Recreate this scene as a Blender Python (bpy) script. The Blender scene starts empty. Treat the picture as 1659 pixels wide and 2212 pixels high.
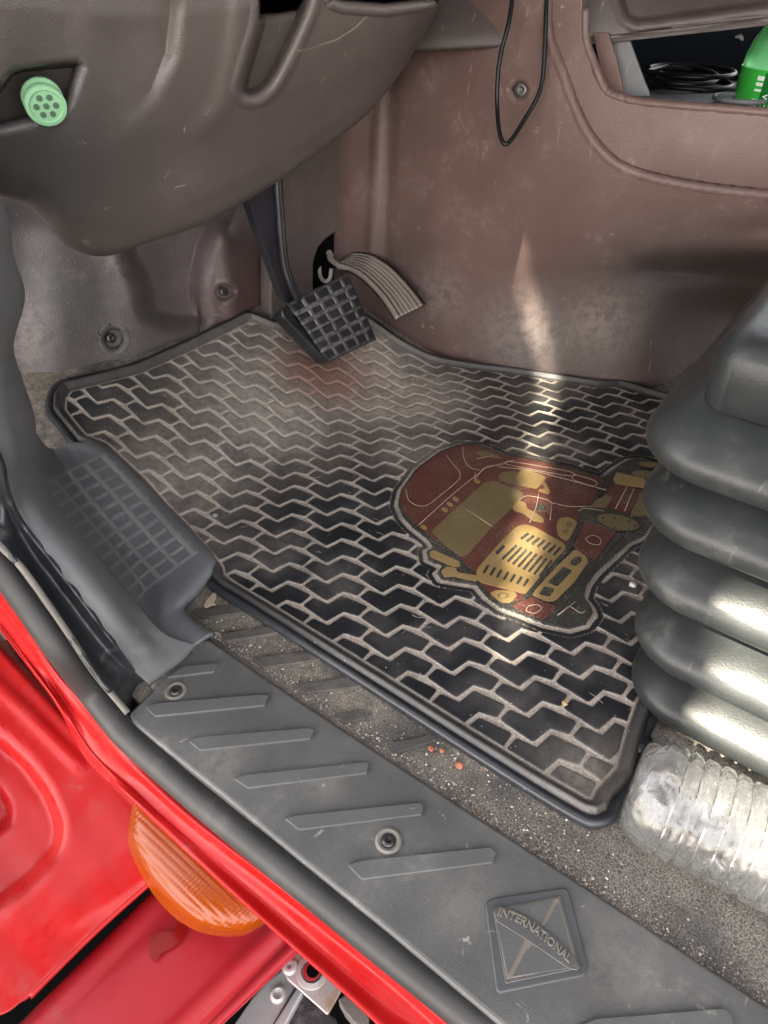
import bpy, bmesh, math, random
import numpy as np
from mathutils import Vector, Matrix

random.seed(7); rng = np.random.default_rng(7)
R = math.radians
scn = bpy.context.scene
COL = scn.collection

# ------------------------------------------------------------------ camera
TH, AZ, CH, FPX = R(39), R(53.2), .44, 1475.0
hv = np.array([math.sin(AZ), math.cos(AZ), 0.0]); rv = np.array([math.cos(AZ), -math.sin(AZ), 0.0])
fv = hv*math.cos(TH) + np.array([0, 0, -math.sin(TH)]); uv = hv*math.sin(TH) + np.array([0, 0, math.cos(TH)])
cd = bpy.data.cameras.new('camera'); cam = bpy.data.objects.new('camera', cd); COL.objects.link(cam)
cam.matrix_world = Matrix(((rv[0], uv[0], -fv[0], 0), (rv[1], uv[1], -fv[1], 0), (rv[2], uv[2], -fv[2], CH), (0, 0, 0, 1)))
cd.sensor_fit = 'VERTICAL'; cd.sensor_height = 36; cd.lens = FPX/2212*36
cd.clip_start = .02; cd.clip_end = 500
scn.camera = cam
# ------------------------------------------------------------------ sky, sun, exposure
SUN_EL, SUN_AZ = R(46.45), R(272)       # compass azimuth of the sun, from +Y clockwise
w = bpy.data.worlds.new('World'); scn.world = w; w.use_nodes = True
nt = w.node_tree; bg = nt.nodes['Background']
sky = nt.nodes.new('ShaderNodeTexSky'); sky.sky_type = 'NISHITA'; sky.sun_disc = False
sky.sun_elevation = SUN_EL; sky.sun_rotation = SUN_AZ
hs_ = nt.nodes.new('ShaderNodeHueSaturation'); hs_.inputs['Saturation'].default_value = .38
mx_ = nt.nodes.new('ShaderNodeMix'); mx_.data_type = 'RGBA'; mx_.blend_type = 'MULTIPLY'; mx_.inputs[0].default_value = 1; mx_.inputs[7].default_value = (1.10, 1.0, .90, 1)
nt.links.new(sky.outputs[0], hs_.inputs['Color']); nt.links.new(hs_.outputs[0], mx_.inputs[6]); nt.links.new(mx_.outputs[2], bg.inputs[0]); bg.inputs[1].default_value = .15
sl = bpy.data.lights.new('sun', 'SUN'); sl.energy = 5.0; sl.angle = R(.5); sl.color = (1, .92, .74)
so = bpy.data.objects.new('sun', sl); COL.objects.link(so); so.location = (-2, -2, 4)
sdir = Vector((math.sin(SUN_AZ)*math.cos(SUN_EL), math.cos(SUN_AZ)*math.cos(SUN_EL), math.sin(SUN_EL)))
so.rotation_euler = (-sdir).to_track_quat('-Z', 'Y').to_euler()
scn.view_settings.view_transform = 'Standard'; scn.view_settings.look = 'None'
scn.view_settings.exposure = 2.92; scn.view_settings.gamma = 1; scn.view_settings.use_curve_mapping = False

# ------------------------------------------------------------------ measuring helpers
def ray(x, y):
    return fv + (x-829.5)/FPX*rv + (1106-y)/FPX*uv
def zf(y):                                   # floor profile: flat, then the toe board rises
    t = np.asarray(y, float)-.47
    return np.where(t < -.03, 0, np.where(t > .03, .36*t, .36*(t+.03)**2/.12))
O3 = np.array([0, 0, CH])
def T(x, y, m, v):                           # depth of the point where the sight line meets a surface
    d = ray(x, y)
    if m == 'd': return v
    if m == 'z': return (v-CH)/d[2]
    if m == 'x': return v/d[0]
    if m == 'y': return v/d[1]
    lo, hi = .05, 4.0
    for _ in range(40):
        k = (lo+hi)/2
        if CH+k*d[2] > float(zf(k*d[1]))+v: lo = k
        else: hi = k
    return lo
def P(x, y, m='z', v=0.0):
    return O3 + T(x, y, m, v)*ray(x, y)
def cr(t, p0, p1, p2, p3):
    return .5*((2*p1)+(-p0+p2)*t+(2*p0-5*p1+4*p2-p3)*t*t+(-p0+3*p1-3*p2+p3)*t**3)
def up(A, n, axis=0):                        # Catmull-Rom upsampling along an axis
    A = np.moveaxis(np.asarray(A, float), axis, 0)
    if n <= 1: return np.moveaxis(A, 0, axis)
    E_ = np.concatenate([(2*A[:1]-A[1:2]), A, (2*A[-1:]-A[-2:-1])])
    out = []
    for i in range(len(A)-1):
        for k in range(n): out.append(cr(k/n, E_[i], E_[i+1], E_[i+2], E_[i+3]))
    out.append(A[-1]); return np.moveaxis(np.array(out), 0, axis)
def sdf(poly, x, y):                         # signed distance to a polygon, negative inside
    p = np.asarray(poly, float); q = np.roll(p, -1, 0); best = np.full(np.shape(x), 1e9); ins = np.zeros(np.shape(x), bool)
    for (ax, ay), (bx, by) in zip(p, q):
        ex, ey = bx-ax, by-ay; L = ex*ex+ey*ey+1e-18
        h = np.clip(((x-ax)*ex+(y-ay)*ey)/L, 0, 1)
        best = np.minimum(best, (x-ax-h*ex)**2+(y-ay-h*ey)**2)
        c = ((ay > y) != (by > y)); xi = ax+(y-ay)*ex/(ey if abs(ey) > 1e-12 else 1e-12)
        ins ^= (c & (x < xi))
    d = np.sqrt(best); return np.where(ins, -d, d)
def linedist(pts, x, y):
    p = np.asarray(pts, float); best = np.full(np.shape(x), 1e9)
    for (ax, ay), (bx, by) in zip(p[:-1], p[1:]):
        ex, ey = bx-ax, by-ay; L = ex*ex+ey*ey+1e-18
        h = np.clip(((x-ax)*ex+(y-ay)*ey)/L, 0, 1)
        best = np.minimum(best, (x-ax-h*ex)**2+(y-ay-h*ey)**2)
    return np.sqrt(best)
def sstep(a, b, x):
    t = np.clip((x-a)/(b-a), 0, 1); return t*t*(3-2*t)
def smooth_poly(pts, n=6, closed=False):
    A = np.asarray(pts, float)
    if closed:
        B = np.concatenate([A[-1:], A, A[:2]]); out = []
        for i in range(len(A)):
            for k in range(n): out.append(cr(k/n, B[i], B[i+1], B[i+2], B[i+3]))
        return np.array(out)
    return up(A, n)
def round_poly(pts, r=6, k=4):               # cut corners with small arcs
    A = np.asarray(pts, float); n = len(A); out = []
    for i in range(n):
        a, b, c = A[i-1], A[i], A[(i+1) % n]
        u, v = a-b, c-b; lu, lv = np.linalg.norm(u), np.linalg.norm(v); rr = min(r, lu*.45, lv*.45)
        s, e = b+u/lu*rr, b+v/lv*rr
        for j in range(k+1):
            t = j/k; out.append((1-t)**2*s+2*t*(1-t)*b+t*t*e)
    return np.array(out)

# ------------------------------------------------------------------ object helpers
def tag(o, label=None, cat=None, group=None, kind=None):
    if label: o['label'] = label
    if cat: o['category'] = cat
    if group: o['group'] = group
    if kind: o['kind'] = kind
    return o
def thing(name, loc, label, cat, group=None):
    o = bpy.data.objects.new(name, None); COL.objects.link(o); o.location = loc; o.empty_display_size = .02
    return tag(o, label, cat, group)
def origin_of(p):
    v = Vector((0, 0, 0))
    while p is not None: v += p.location; p = p.parent
    return v
def mk(name, V, F, mat, parent=None, smooth=True, attrs=None, bevel=0, auto=None):
    off = np.array(origin_of(parent)) if parent is not None else np.zeros(3)
    V = np.asarray(V, float)
    if parent is None:
        off = V.mean(0); 
    me = bpy.data.meshes.new(name)
    me.from_pydata((V-off).tolist(), [], [tuple(int(i) for i in f) for f in F]) if not isinstance(F, np.ndarray) else fast(me, V-off, F)
    me.materials.append(mat)
    if smooth: me.polygons.foreach_set('use_smooth', np.ones(len(me.polygons), bool))
    if attrs:
        for k, a in attrs.items():
            at = me.attributes.new(k, 'FLOAT', 'POINT'); at.data.foreach_set('value', np.asarray(a, np.float32).ravel())
    me.update()
    o = bpy.data.objects.new(name, me); COL.objects.link(o)
    if parent is not None: o.parent = parent
    else: o.location = off
    if bevel:
        b = o.modifiers.new('bevel', 'BEVEL'); b.width = bevel; b.segments = 3; b.limit_method = 'ANGLE'; b.angle_limit = R(40)
    if auto:
        for p in me.polygons: p.use_smooth = True
        try: me.set_sharp_from_angle(angle=R(auto))
        except Exception: pass
    return o
def fast(me, V, F):
    me.vertices.add(len(V)); me.vertices.foreach_set('co', V.astype(np.float32).ravel())
    n = F.shape[1]; me.loops.add(F.size); me.loops.foreach_set('vertex_index', F.astype(np.int32).ravel())
    me.polygons.add(len(F)); me.polygons.foreach_set('loop_start', (np.arange(len(F))*n).astype(np.int32))
    me.polygons.foreach_set('loop_total', np.full(len(F), n, np.int32)); me.update(calc_edges=True); me.validate()
def quads(r, c):
    i = np.arange(r-1)[:, None]*c+np.arange(c-1)[None]; i = i.ravel()
    return np.stack([i, i+1, i+c+1, i+c], 1)
def patch(name, ctrl, mat, parent=None, n=(6, 6), relief=None, cut=None, thick=.003, flip=False, maskf=None):
    """ctrl: rows of (px, py, mode, value) control points -> smooth solid sheet in the world"""
    C = np.array([[(a[0], a[1], T(a[0], a[1], a[2], a[3])) for a in row] for row in ctrl])
    C = up(up(C, n[0], 0), n[1], 1)
    X, Y, D = C[..., 0], C[..., 1], C[..., 2].copy(); r, c = X.shape
    if relief: D = D+relief(X, Y)
    dirs = fv+((X-829.5)/FPX)[..., None]*rv+((1106-Y)/FPX)[..., None]*uv
    V = (O3+D[..., None]*dirs).reshape(-1, 3); F = quads(r, c)
    if cut is not None:
        s = sdf(cut, X, Y).ravel(); keep = ~((s[F] < 0).all(1)); F = F[keep]
        us = np.zeros(len(s), bool); us[np.unique(F)] = True
        mv = us & (s < 0); xs_, ys_ = X.ravel()[mv], Y.ravel()[mv]; e = .5
        gx_ = (sdf(cut, xs_+e, ys_)-sdf(cut, xs_-e, ys_))/(2*e); gy_ = (sdf(cut, xs_, ys_+e)-sdf(cut, xs_, ys_-e))/(2*e)
        nx, ny = xs_-s[mv]*gx_, ys_-s[mv]*gy_
        dm_ = fv+((nx-829.5)/FPX)[:, None]*rv+((1106-ny)/FPX)[:, None]*uv
        Dn = D.ravel()[mv]+(relief(nx, ny)-relief(xs_, ys_) if relief else 0); V[mv] = O3+Dn[:, None]*dm_
        used = np.unique(F); mp = np.full(len(V), -1); mp[used] = np.arange(len(used)); V = V[used]; F = mp[F]
    else: used = np.arange(len(V))
    if flip: F = F[:, ::-1]
    at = None
    if maskf: at = {'m': maskf(X, Y).ravel()[used]}
    o = mk(name, V, F, mat, parent, attrs=at)
    if thick:
        s = o.modifiers.new('solid', 'SOLIDIFY'); s.thickness = thick; s.offset = -1 if not flip else -1
    return o
def tube(name, pts, rad, mat, parent=None, n=8, seg=12, closed=False, flat=None):
    A = np.asarray(pts, float)
    A = smooth_poly(A, n, closed) if n > 1 else A
    m = len(A); rads = np.interp(np.linspace(0, 1, m), np.linspace(0, 1, len(rad)), rad) if hasattr(rad, '__len__') else np.full(m, rad)
    tn = np.roll(A, -1, 0)-np.roll(A, 1, 0) if closed else np.gradient(A, axis=0)
    tn /= np.linalg.norm(tn, axis=1)[:, None]
    u = np.cross(tn[0], [0, 0, 1.]); 
    if np.linalg.norm(u) < 1e-3: u = np.array([1., 0, 0])
    V = []
    for i in range(m):
        u = u-tn[i]*np.dot(u, tn[i]); u /= np.linalg.norm(u); v = np.cross(tn[i], u)
        for k in range(seg):
            a = 2*math.pi*k/seg; fl = flat or (1, 1)
            V.append(A[i]+rads[i]*(math.cos(a)*u*fl[0]+math.sin(a)*v*fl[1]))
    F = []
    for i in range(m if closed else m-1):
        j = (i+1) % m
        for k in range(seg): F.append((i*seg+k, i*seg+(k+1) % seg, j*seg+(k+1) % seg, j*seg+k))
    if not closed:
        F.append(tuple(range(seg))[::-1]); F.append(tuple((m-1)*seg+k for k in range(seg)))
    return mk(name, V, F, mat, parent)
def slab(name, px, mode, val, th, mat, parent=None, bevel=0, nrm=(0, 0, 1), r=0):
    """polygon outline on a surface, given real thickness th along nrm (downwards from the top face)"""
    if r: px = round_poly(px, r)
    top = [P(x, y, mode, val) for x, y in px]; nrm = np.array(nrm, float); nrm /= np.linalg.norm(nrm)
    V = top+[p-nrm*th for p in top]; n = len(px)
    F = [tuple(range(n)), tuple(range(n, 2*n))[::-1]]+[(i, i+n, (i+1) % n+n, (i+1) % n) for i in range(n)]
    return mk(name, *tri(V, F), mat, parent, smooth=False, bevel=bevel)
def tri(V, F):
    bm = bmesh.new(); vs = [bm.verts.new(v) for v in V]
    for f in F:
        try: bm.faces.new([vs[i] for i in f])
        except ValueError: pass
    big = [f for f in bm.faces if len(f.verts) > 4]
    bmesh.ops.recalc_face_normals(bm, faces=bm.faces)
    bm.verts.index_update(); bm.verts.ensure_lookup_table()
    Vo = [tuple(v.co) for v in bm.verts]; Fo = [tuple(v.index for v in f.verts) for f in bm.faces]; bm.free()
    return Vo, Fo
def frame(n, upv=(0, 0, 1)):
    n = np.array(n, float); n /= np.linalg.norm(n); a = np.cross(upv, n)
    if np.linalg.norm(a) < 1e-3: a = np.array([1., 0, 0])
    a /= np.linalg.norm(a); return a, np.cross(n, a), n
def lathe(name, c, n, prof, mat, parent=None, seg=32, rfun=None, auto=50):
    a, b, n = frame(n); c = np.array(c); V = []; m = len(prof)
    for r_, h in prof:
        for k in range(seg):
            t = 2*math.pi*k/seg; rr = r_*(rfun(t, h) if rfun else 1); V.append(c+n*h+rr*(math.cos(t)*a+math.sin(t)*b))
    F = [(i*seg+k, i*seg+(k+1) % seg, (i+1)*seg+(k+1) % seg, (i+1)*seg+k) for i in range(m-1) for k in range(seg)]
    F.append(tuple(range(seg))[::-1]); F.append(tuple((m-1)*seg+k for k in range(seg)))
    return mk(name, V, F, mat, parent, auto=auto)

# ------------------------------------------------------------------ materials
def nodes(m): return m.node_tree.nodes, m.node_tree.links
def base(name, col, rough=.6, spec=.4, coat=0):
    m = bpy.data.materials.new(name); m.use_nodes = True; p = m.node_tree.nodes['Principled BSDF']
    p.inputs['Base Color'].default_value = (*col, 1); p.inputs['Roughness'].default_value = rough
    p.inputs['Specular IOR Level'].default_value = spec; p.inputs['Coat Weight'].default_value = coat
    return m, p
def geo(N, L):
    g = N.new('ShaderNodeNewGeometry'); return g.outputs['Position']
def noise(N, L, pos, scale, detail=4, rough=.6, stretch=None, dist=0):
    n = N.new('ShaderNodeTexNoise'); n.inputs['Scale'].default_value = scale; n.inputs['Detail'].default_value = detail
    n.inputs['Roughness'].default_value = rough; n.inputs['Distortion'].default_value = dist
    if stretch:
        mp = N.new('ShaderNodeMapping'); mp.inputs['Scale'].default_value = stretch; L.new(pos, mp.inputs[0]); L.new(mp.outputs[0], n.inputs[0])
    else: L.new(pos, n.inputs['Vector'])
    return n.outputs['Fac']
def ramp(N, L, f, a, b, lo=0, hi=1):
    r = N.new('ShaderNodeMapRange'); r.interpolation_type = 'SMOOTHSTEP'
    r.inputs[1].default_value = a; r.inputs[2].default_value = b; r.inputs[3].default_value = lo; r.inputs[4].default_value = hi
    L.new(f, r.inputs[0]); return r.outputs[0]
def math_(N, L, op, a, b=None, clamp=False):
    n = N.new('ShaderNodeMath'); n.operation = op; n.use_clamp = clamp
    for i, v in enumerate((a, b)):
        if v is None: continue
        if isinstance(v, (int, float)): n.inputs[i].default_value = v
        else: L.new(v, n.inputs[i])
    return n.outputs[0]
def mixc(N, L, f, a, b):
    n = N.new('ShaderNodeMix'); n.data_type = 'RGBA'
    L.new(f, n.inputs[0]) if not isinstance(f, float) else setattr(n.inputs[0], 'default_value', f)
    for i, v in ((6, a), (7, b)):
        if isinstance(v, tuple): n.inputs[i].default_value = (*v, 1)
        else: L.new(v, n.inputs[i])
    return n.outputs[2]
def blob(N, L, pos, c, r, r0=0.0):           # 1 near c, fading out at r
    d = N.new('ShaderNodeVectorMath'); d.operation = 'DISTANCE'; L.new(pos, d.inputs[0]); d.inputs[1].default_value = tuple(c)
    return ramp(N, L, d.outputs['Value'], r, r0, 0, 1)
def bump(N, L, p, h, strength, dist=.001, prev=None):
    b = N.new('ShaderNodeBump'); b.inputs['Strength'].default_value = strength; b.inputs['Distance'].default_value = dist
    L.new(h, b.inputs['Height'])
    if prev: L.new(prev, b.inputs['Normal'])
    L.new(b.outputs[0], p.inputs['Normal']); return b.outputs[0]
def plastic(name, col, rough=.5, grain=.5, gscale=900, dust=.35, dcol=(.33, .29, .26), spots=(), scratch=.3, mott=.12, tint=None, spec=.4, vor=None):
    m, p = base(name, col, rough, spec); N, L = nodes(m); pos = geo(N, L)
    n1 = noise(N, L, pos, 14, 5, .6); n2 = noise(N, L, pos, 90, 5, .7)
    c = mixc(N, L, ramp(N, L, n1, .3, .7), tuple(x*(1-mott) for x in col), tuple(x*(1+mott) for x in col))
    if tint:
        for cc, rad, tc, amt in tint:
            c = mixc(N, L, math_(N, L, 'MULTIPLY', blob(N, L, pos, cc, rad), amt), c, tc)
    dm = math_(N, L, 'MULTIPLY', ramp(N, L, n1, .48, .72), ramp(N, L, n2, .42, .7))
    dm = math_(N, L, 'MULTIPLY', dm, dust)
    for cc, rad, amt in spots:
        b_ = math_(N, L, 'MULTIPLY', blob(N, L, pos, cc, rad), ramp(N, L, n2, .3, .62, .15, 1))
        dm = math_(N, L, 'MAXIMUM', dm, math_(N, L, 'MULTIPLY', b_, amt))
    if scratch:
        s = noise(N, L, pos, 60, 3, .6, (1, 1, .08), 1.5)
        s2 = noise(N, L, pos, 35, 3, .6, (.1, 1, 1), 1.5)
        sc = math_(N, L, 'MAXIMUM', ramp(N, L, s, .66, .72), ramp(N, L, s2, .67, .73))
        sc = math_(N, L, 'MULTIPLY', sc, math_(N, L, 'MULTIPLY', ramp(N, L, n2, .45, .6), scratch))
        dm = math_(N, L, 'MAXIMUM', dm, sc)
    g = N.new('ShaderNodeTexVoronoi'); g.inputs['Scale'].default_value = gscale; L.new(pos, g.inputs['Vector'])
    if vor:                                   # dust sits in the cells of the leather grain
        gv = N.new('ShaderNodeTexVoronoi'); gv.feature = 'DISTANCE_TO_EDGE'; gv.inputs['Scale'].default_value = vor; L.new(pos, gv.inputs['Vector'])
        dm = math_(N, L, 'MULTIPLY', dm, ramp(N, L, gv.outputs['Distance'], .35, .05, .35, 1.0))
    c = mixc(N, L, dm, c, dcol)
    L.new(c, p.inputs['Base Color'])
    L.new(math_(N, L, 'ADD', rough-.08, math_(N, L, 'MULTIPLY', n2, .16)), p.inputs['Roughness'])
    b1 = bump(N, L, p, g.outputs['Distance'], grain, .0004)
    bump(N, L, p, n2, .12, .002, b1)
    return m

M = {}
M['dash'] = plastic('dash_plastic', (.118, .100, .092), .42, .55, 1100, .10, scratch=.35, mott=.06, spec=.5)
M['cover'] = plastic('cover_plastic', (.112, .070, .062), .46, .65, 750, .35, (.33, .28, .26), mott=.10,
    spots=[(P(1130, 720, 'x', .78), .10, .35), (P(1300, 690, 'x', .82), .09, .35), (P(950, 640, 'x', .76), .07, .3)], scratch=.5,
    tint=[(P(860, 620, 'x', .76), .13, (.05, .036, .033), .8), (P(1450, 640, 'x', .86), .2, (.07, .066, .068), .9), (P(1150, 750, 'x', .79), .14, (.085, .077, .075), .7)])
M['wall'] = plastic('firewall_plastic', (.105, .086, .086), .48, .9, 650, .25, (.30, .26, .25), mott=.12,
    spots=[(P(236, 560, 'y', .70), .032, .75), (P(250, 630, 'y', .70), .045, .3), (P(240, 720, 'y', .70), .10, .16), (P(30, 720, 'y', .72), .07, .6)], scratch=.4,
    tint=[(P(560, 650, 'y', .68), .16, (.095, .045, .04), .8), (P(100, 640, 'y', .71), .24, (.066, .062, .066), .95)])
M['trim'] = plastic('trim_plastic', (.118, .122, .128), .5, .35, 1200, .25, (.34, .32, .29), scratch=.35, mott=.08, spec=.35)
M['scuff'] = plastic('scuff_plastic', (.092, .092, .090), .5, .25, 1300, .5, (.30, .28, .25), scratch=1.0, mott=.18, spec=.4, spots=[(P(480, 1650, 'z', 0), .035, .35), (P(700, 1700, 'z', 0), .03, .3), (P(1000, 1950, 'z', 0), .04, .25), (P(380, 1495, 'z', 0), .018, .4), (P(1350, 2100, 'z', 0), .05, .25)])
M['rib'] = plastic('rib_plastic', (.098, .100, .100), .48, .25, 1300, .3, (.30, .28, .25), scratch=.4, mott=.1, spec=.4)
M['seal'] = plastic('seal_rubber', (.034, .033, .033), .5, .2, 1500, .30, (.16, .14, .125), scratch=.3, mott=.2)
M['black'] = plastic('black_rubber', (.02, .022, .026), .35, .1, 900, .25, (.10, .11, .12), scratch=.5, mott=.3, spec=.5)
M['void'] = base('dark_cavity', (.004, .004, .004), .9, 0)[0]
M['bellows'] = plastic('bellows_rubber', (.022, .0245, .0255), .40, .15, 700, .22, (.2, .19, .16), scratch=.2, mott=.2, spec=.38)
M['pad'] = plastic('pedal_rubber', (.014, .015, .018), .38, .1, 900, .15, (.2, .19, .18), scratch=.2, mott=.3, spec=.5)
M['arm'] = plastic('pedal_arm_paint', (.022, .021, .027), .35, .05, 900, .2, (.12, .11, .12), scratch=.4, mott=.2, spec=.5)
M['worn'] = base('worn_steel', (.32, .30, .28), .4, .5)[0]
M['screw'] = base('screw_head', (.03, .028, .03), .3, .6)[0]
M['ring'] = plastic('dirty_washer', (.17, .16, .14), .6, .1, 800, .6)
M['cable'] = base('cable_jacket', (.006, .006, .007), .4, .3)[0]
M['chrome'] = base('metal_scrap', (.6, .6, .62), .25, .5)[0]; M['chrome'].node_tree.nodes['Principled BSDF'].inputs['Metallic'].default_value = 1

def red_paint(name, col=(.33, .005, .005), dirt=.5, rough=.32):
    m, p = base(name, col, rough, .2, .08); p.inputs['Coat Roughness'].default_value = .12; N, L = nodes(m); pos = geo(N, L)
    n1 = noise(N, L, pos, 9, 5, .6); n2 = noise(N, L, pos, 70, 6, .75)
    d = math_(N, L, 'MULTIPLY', ramp(N, L, n1, .45, .7), ramp(N, L, n2, .5, .66))
    d = math_(N, L, 'MULTIPLY', d, dirt)
    c = mixc(N, L, ramp(N, L, n1, .3, .7), tuple(x*.93 for x in col), (min(1, col[0]*1.05), col[1]*1.3+.005, col[2]*1.4+.006))
    c = mixc(N, L, d, c, (.18, .10, .09)); L.new(c, p.inputs['Base Color'])
    L.new(ramp(N, L, n2, .3, .7, rough-.08, rough+.18), p.inputs['Roughness']); return m
M['red'] = red_paint('red_paint'); M['red_dirty'] = red_paint('dusty_red_paint', (.34, .014, .02), .65, .4)

def floor_mat():
    m, p = base('floor_vinyl', (.06, .06, .06), .6, .3); N, L = nodes(m); pos = geo(N, L)
    n1 = noise(N, L, pos, 16, 5, .62); n2 = noise(N, L, pos, 120, 5, .7); n3 = noise(N, L, pos, 900, 2, .5)
    v = N.new('ShaderNodeTexVoronoi'); v.feature = 'DISTANCE_TO_EDGE'; v.inputs['Scale'].default_value = 420; L.new(pos, v.inputs['Vector'])
    sp = N.new('ShaderNodeSeparateXYZ'); L.new(pos, sp.inputs[0])
    near = math_(N, L, 'MULTIPLY', ramp(N, L, sp.outputs[0], .215, .245, 0, 1), ramp(N, L, sp.outputs[1], .05, .14))   # sand in the trough beside the mat
    edge = ramp(N, L, sp.outputs[0], .228, .216, 0, .8)
    dm = math_(N, L, 'ADD', math_(N, L, 'MULTIPLY', near, ramp(N, L, n1, .38, .6)), ramp(N, L, n1, .40, .75, .1, .65), True)
    dm = math_(N, L, 'MAXIMUM', dm, math_(N, L, 'MULTIPLY', edge, ramp(N, L, n1, .35, .6)))
    dm = math_(N, L, 'MULTIPLY', dm, ramp(N, L, n2, .30, .62))
    crev = ramp(N, L, v.outputs['Distance'], .28, .04)
    dm2 = math_(N, L, 'MAXIMUM', math_(N, L, 'MULTIPLY', dm, .85), math_(N, L, 'MULTIPLY', crev, ramp(N, L, n1, .3, .6, .1, .6)))
    sand = mixc(N, L, ramp(N, L, n3, .4, .65), (.17, .145, .118), (.42, .37, .305))
    c = mixc(N, L, dm2, (.052, .052, .052), sand); L.new(c, p.inputs['Base Color'])
    b1 = bump(N, L, p, v.outputs['Distance'], .35, .0006); bump(N, L, p, math_(N, L, 'ADD', n2, math_(N, L, 'MULTIPLY', n3, .5)), .3, .0015, b1)
    return m
M['floor'] = floor_mat()

def mat_rubber():
    m, p = base('mat_rubber', (.02, .02, .02), .45, .45); N, L = nodes(m); pos = geo(N, L)
    at = N.new('ShaderNodeAttribute'); at.attribute_name = 'groove'; gr = at.outputs['Fac']       # metres from the nearest tile edge
    at2 = N.new('ShaderNodeAttribute'); at2.attribute_name = 'clean'
    n1 = noise(N, L, pos, 11, 4, .6); n2 = noise(N, L, pos, 150, 5, .7); n3 = noise(N, L, pos, 1200, 2, .5); n4 = noise(N, L, pos, 38, 4, .6)
    g = ramp(N, L, gr, .0005, .0012)
    g = math_(N, L, 'MULTIPLY', g, math_(N, L, 'SUBTRACT', 1, at2.outputs['Fac']))
    g = math_(N, L, 'MULTIPLY', g, ramp(N, L, n4, .25, .5, .55, 1))
    sand = mixc(N, L, ramp(N, L, n3, .42, .62), (.27, .235, .20), (.52, .465, .40))
    # dust film lying on the tiles: heaviest where heels rest below the pedals
    film = math_(N, L, 'MULTIPLY', ramp(N, L, n1, .42, .75), .22)
    for c_, r_, a_ in ((P(860, 850, 's', .01), .15, 1.0), (P(760, 790, 's', .01), .20, .95), (P(600, 850, 's', .01), .22, .65), (P(390, 1010, 's', .01), .15, .45), (P(640, 720, 's', .01), .2, .5), (P(880, 960, 's', .01), .10, .45),
                       (P(420, 1180, 's', .01), .06, .3), (P(1290, 1690, 's', .01), .07, .35)):
        film = math_(N, L, 'MAXIMUM', film, math_(N, L, 'MULTIPLY', blob(N, L, pos, c_, r_), a_))
    film = math_(N, L, 'MULTIPLY', film, ramp(N, L, n2, .25, .7, .45, 1))
    film = math_(N, L, 'MULTIPLY', film, ramp(N, L, n4, .25, .65, .6, 1))
    film = math_(N, L, 'MULTIPLY', film, math_(N, L, 'SUBTRACT', 1, math_(N, L, 'MULTIPLY', at2.outputs['Fac'], .65)))
    spk = N.new('ShaderNodeTexVoronoi'); spk.inputs['Scale'].default_value = 330; spk.inputs['Randomness'].default_value = 1; L.new(pos, spk.inputs['Vector'])
    sc = N.new('ShaderNodeSeparateColor'); L.new(spk.outputs['Color'], sc.inputs[0])
    dot = math_(N, L, 'MULTIPLY', ramp(N, L, spk.outputs['Distance'], .16, .08), math_(N, L, 'GREATER_THAN', sc.outputs[0], .93))
    rub = mixc(N, L, film, mixc(N, L, ramp(N, L, n1, .35, .7), (.014, .015, .018), (.026, .028, .033)), (.56, .49, .42))
    red_glow = math_(N, L, 'MULTIPLY', math_(N, L, 'MULTIPLY', blob(N, L, pos, P(705, 795, 's', .01), .10, .015), ramp(N, L, n4, .2, .6, .6, 1)), .8)  # reddish light near the brake pedal, painted into the mat colour
    c = mixc(N, L, math_(N, L, 'MULTIPLY', g, .95), rub, sand)
    c = mixc(N, L, red_glow, c, mixc(N, L, math_(N, L, 'MULTIPLY', g, .6), (.12, .040, .026), (.28, .125, .09)))
    c = mixc(N, L, dot, c, (.55, .52, .48)); L.new(c, p.inputs['Base Color'])
    L.new(ramp(N, L, math_(N, L, 'ADD', g, film, True), 0, 1, .38, .9), p.inputs['Roughness'])
    hh = math_(N, L, 'ADD', n2, math_(N, L, 'MULTIPLY', math_(N, L, 'MULTIPLY', math_(N, L, 'SUBTRACT', n3, .5), g), 1.2))
    bump(N, L, p, hh, .35, .0012)
    return m
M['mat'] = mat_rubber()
def printcol(name, col, rough=.35):
    m, p = base(name, col, rough, .5); N, L = nodes(m); pos = geo(N, L)
    n1 = noise(N, L, pos, 25, 5, .65); n2 = noise(N, L, pos, 700, 3, .6)
    d = math_(N, L, 'MULTIPLY', ramp(N, L, n1, .38, .72, .10, .55), ramp(N, L, n2, .44, .7))
    L.new(mixc(N, L, d, col, (.42, .36, .30)), p.inputs['Base Color']); bump(N, L, p, n1, .2, .001); return m
M['p_red'] = printcol('print_maroon', (.092, .026, .020)); M['p_gold'] = printcol('print_gold', (.26, .175, .068))
M['p_olive'] = printcol('print_olive', (.14, .107, .045)); M['p_dark'] = printcol('print_charcoal', (.028, .03, .027)); M['p_line'] = printcol('print_line', (.36, .29, .22))

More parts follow.
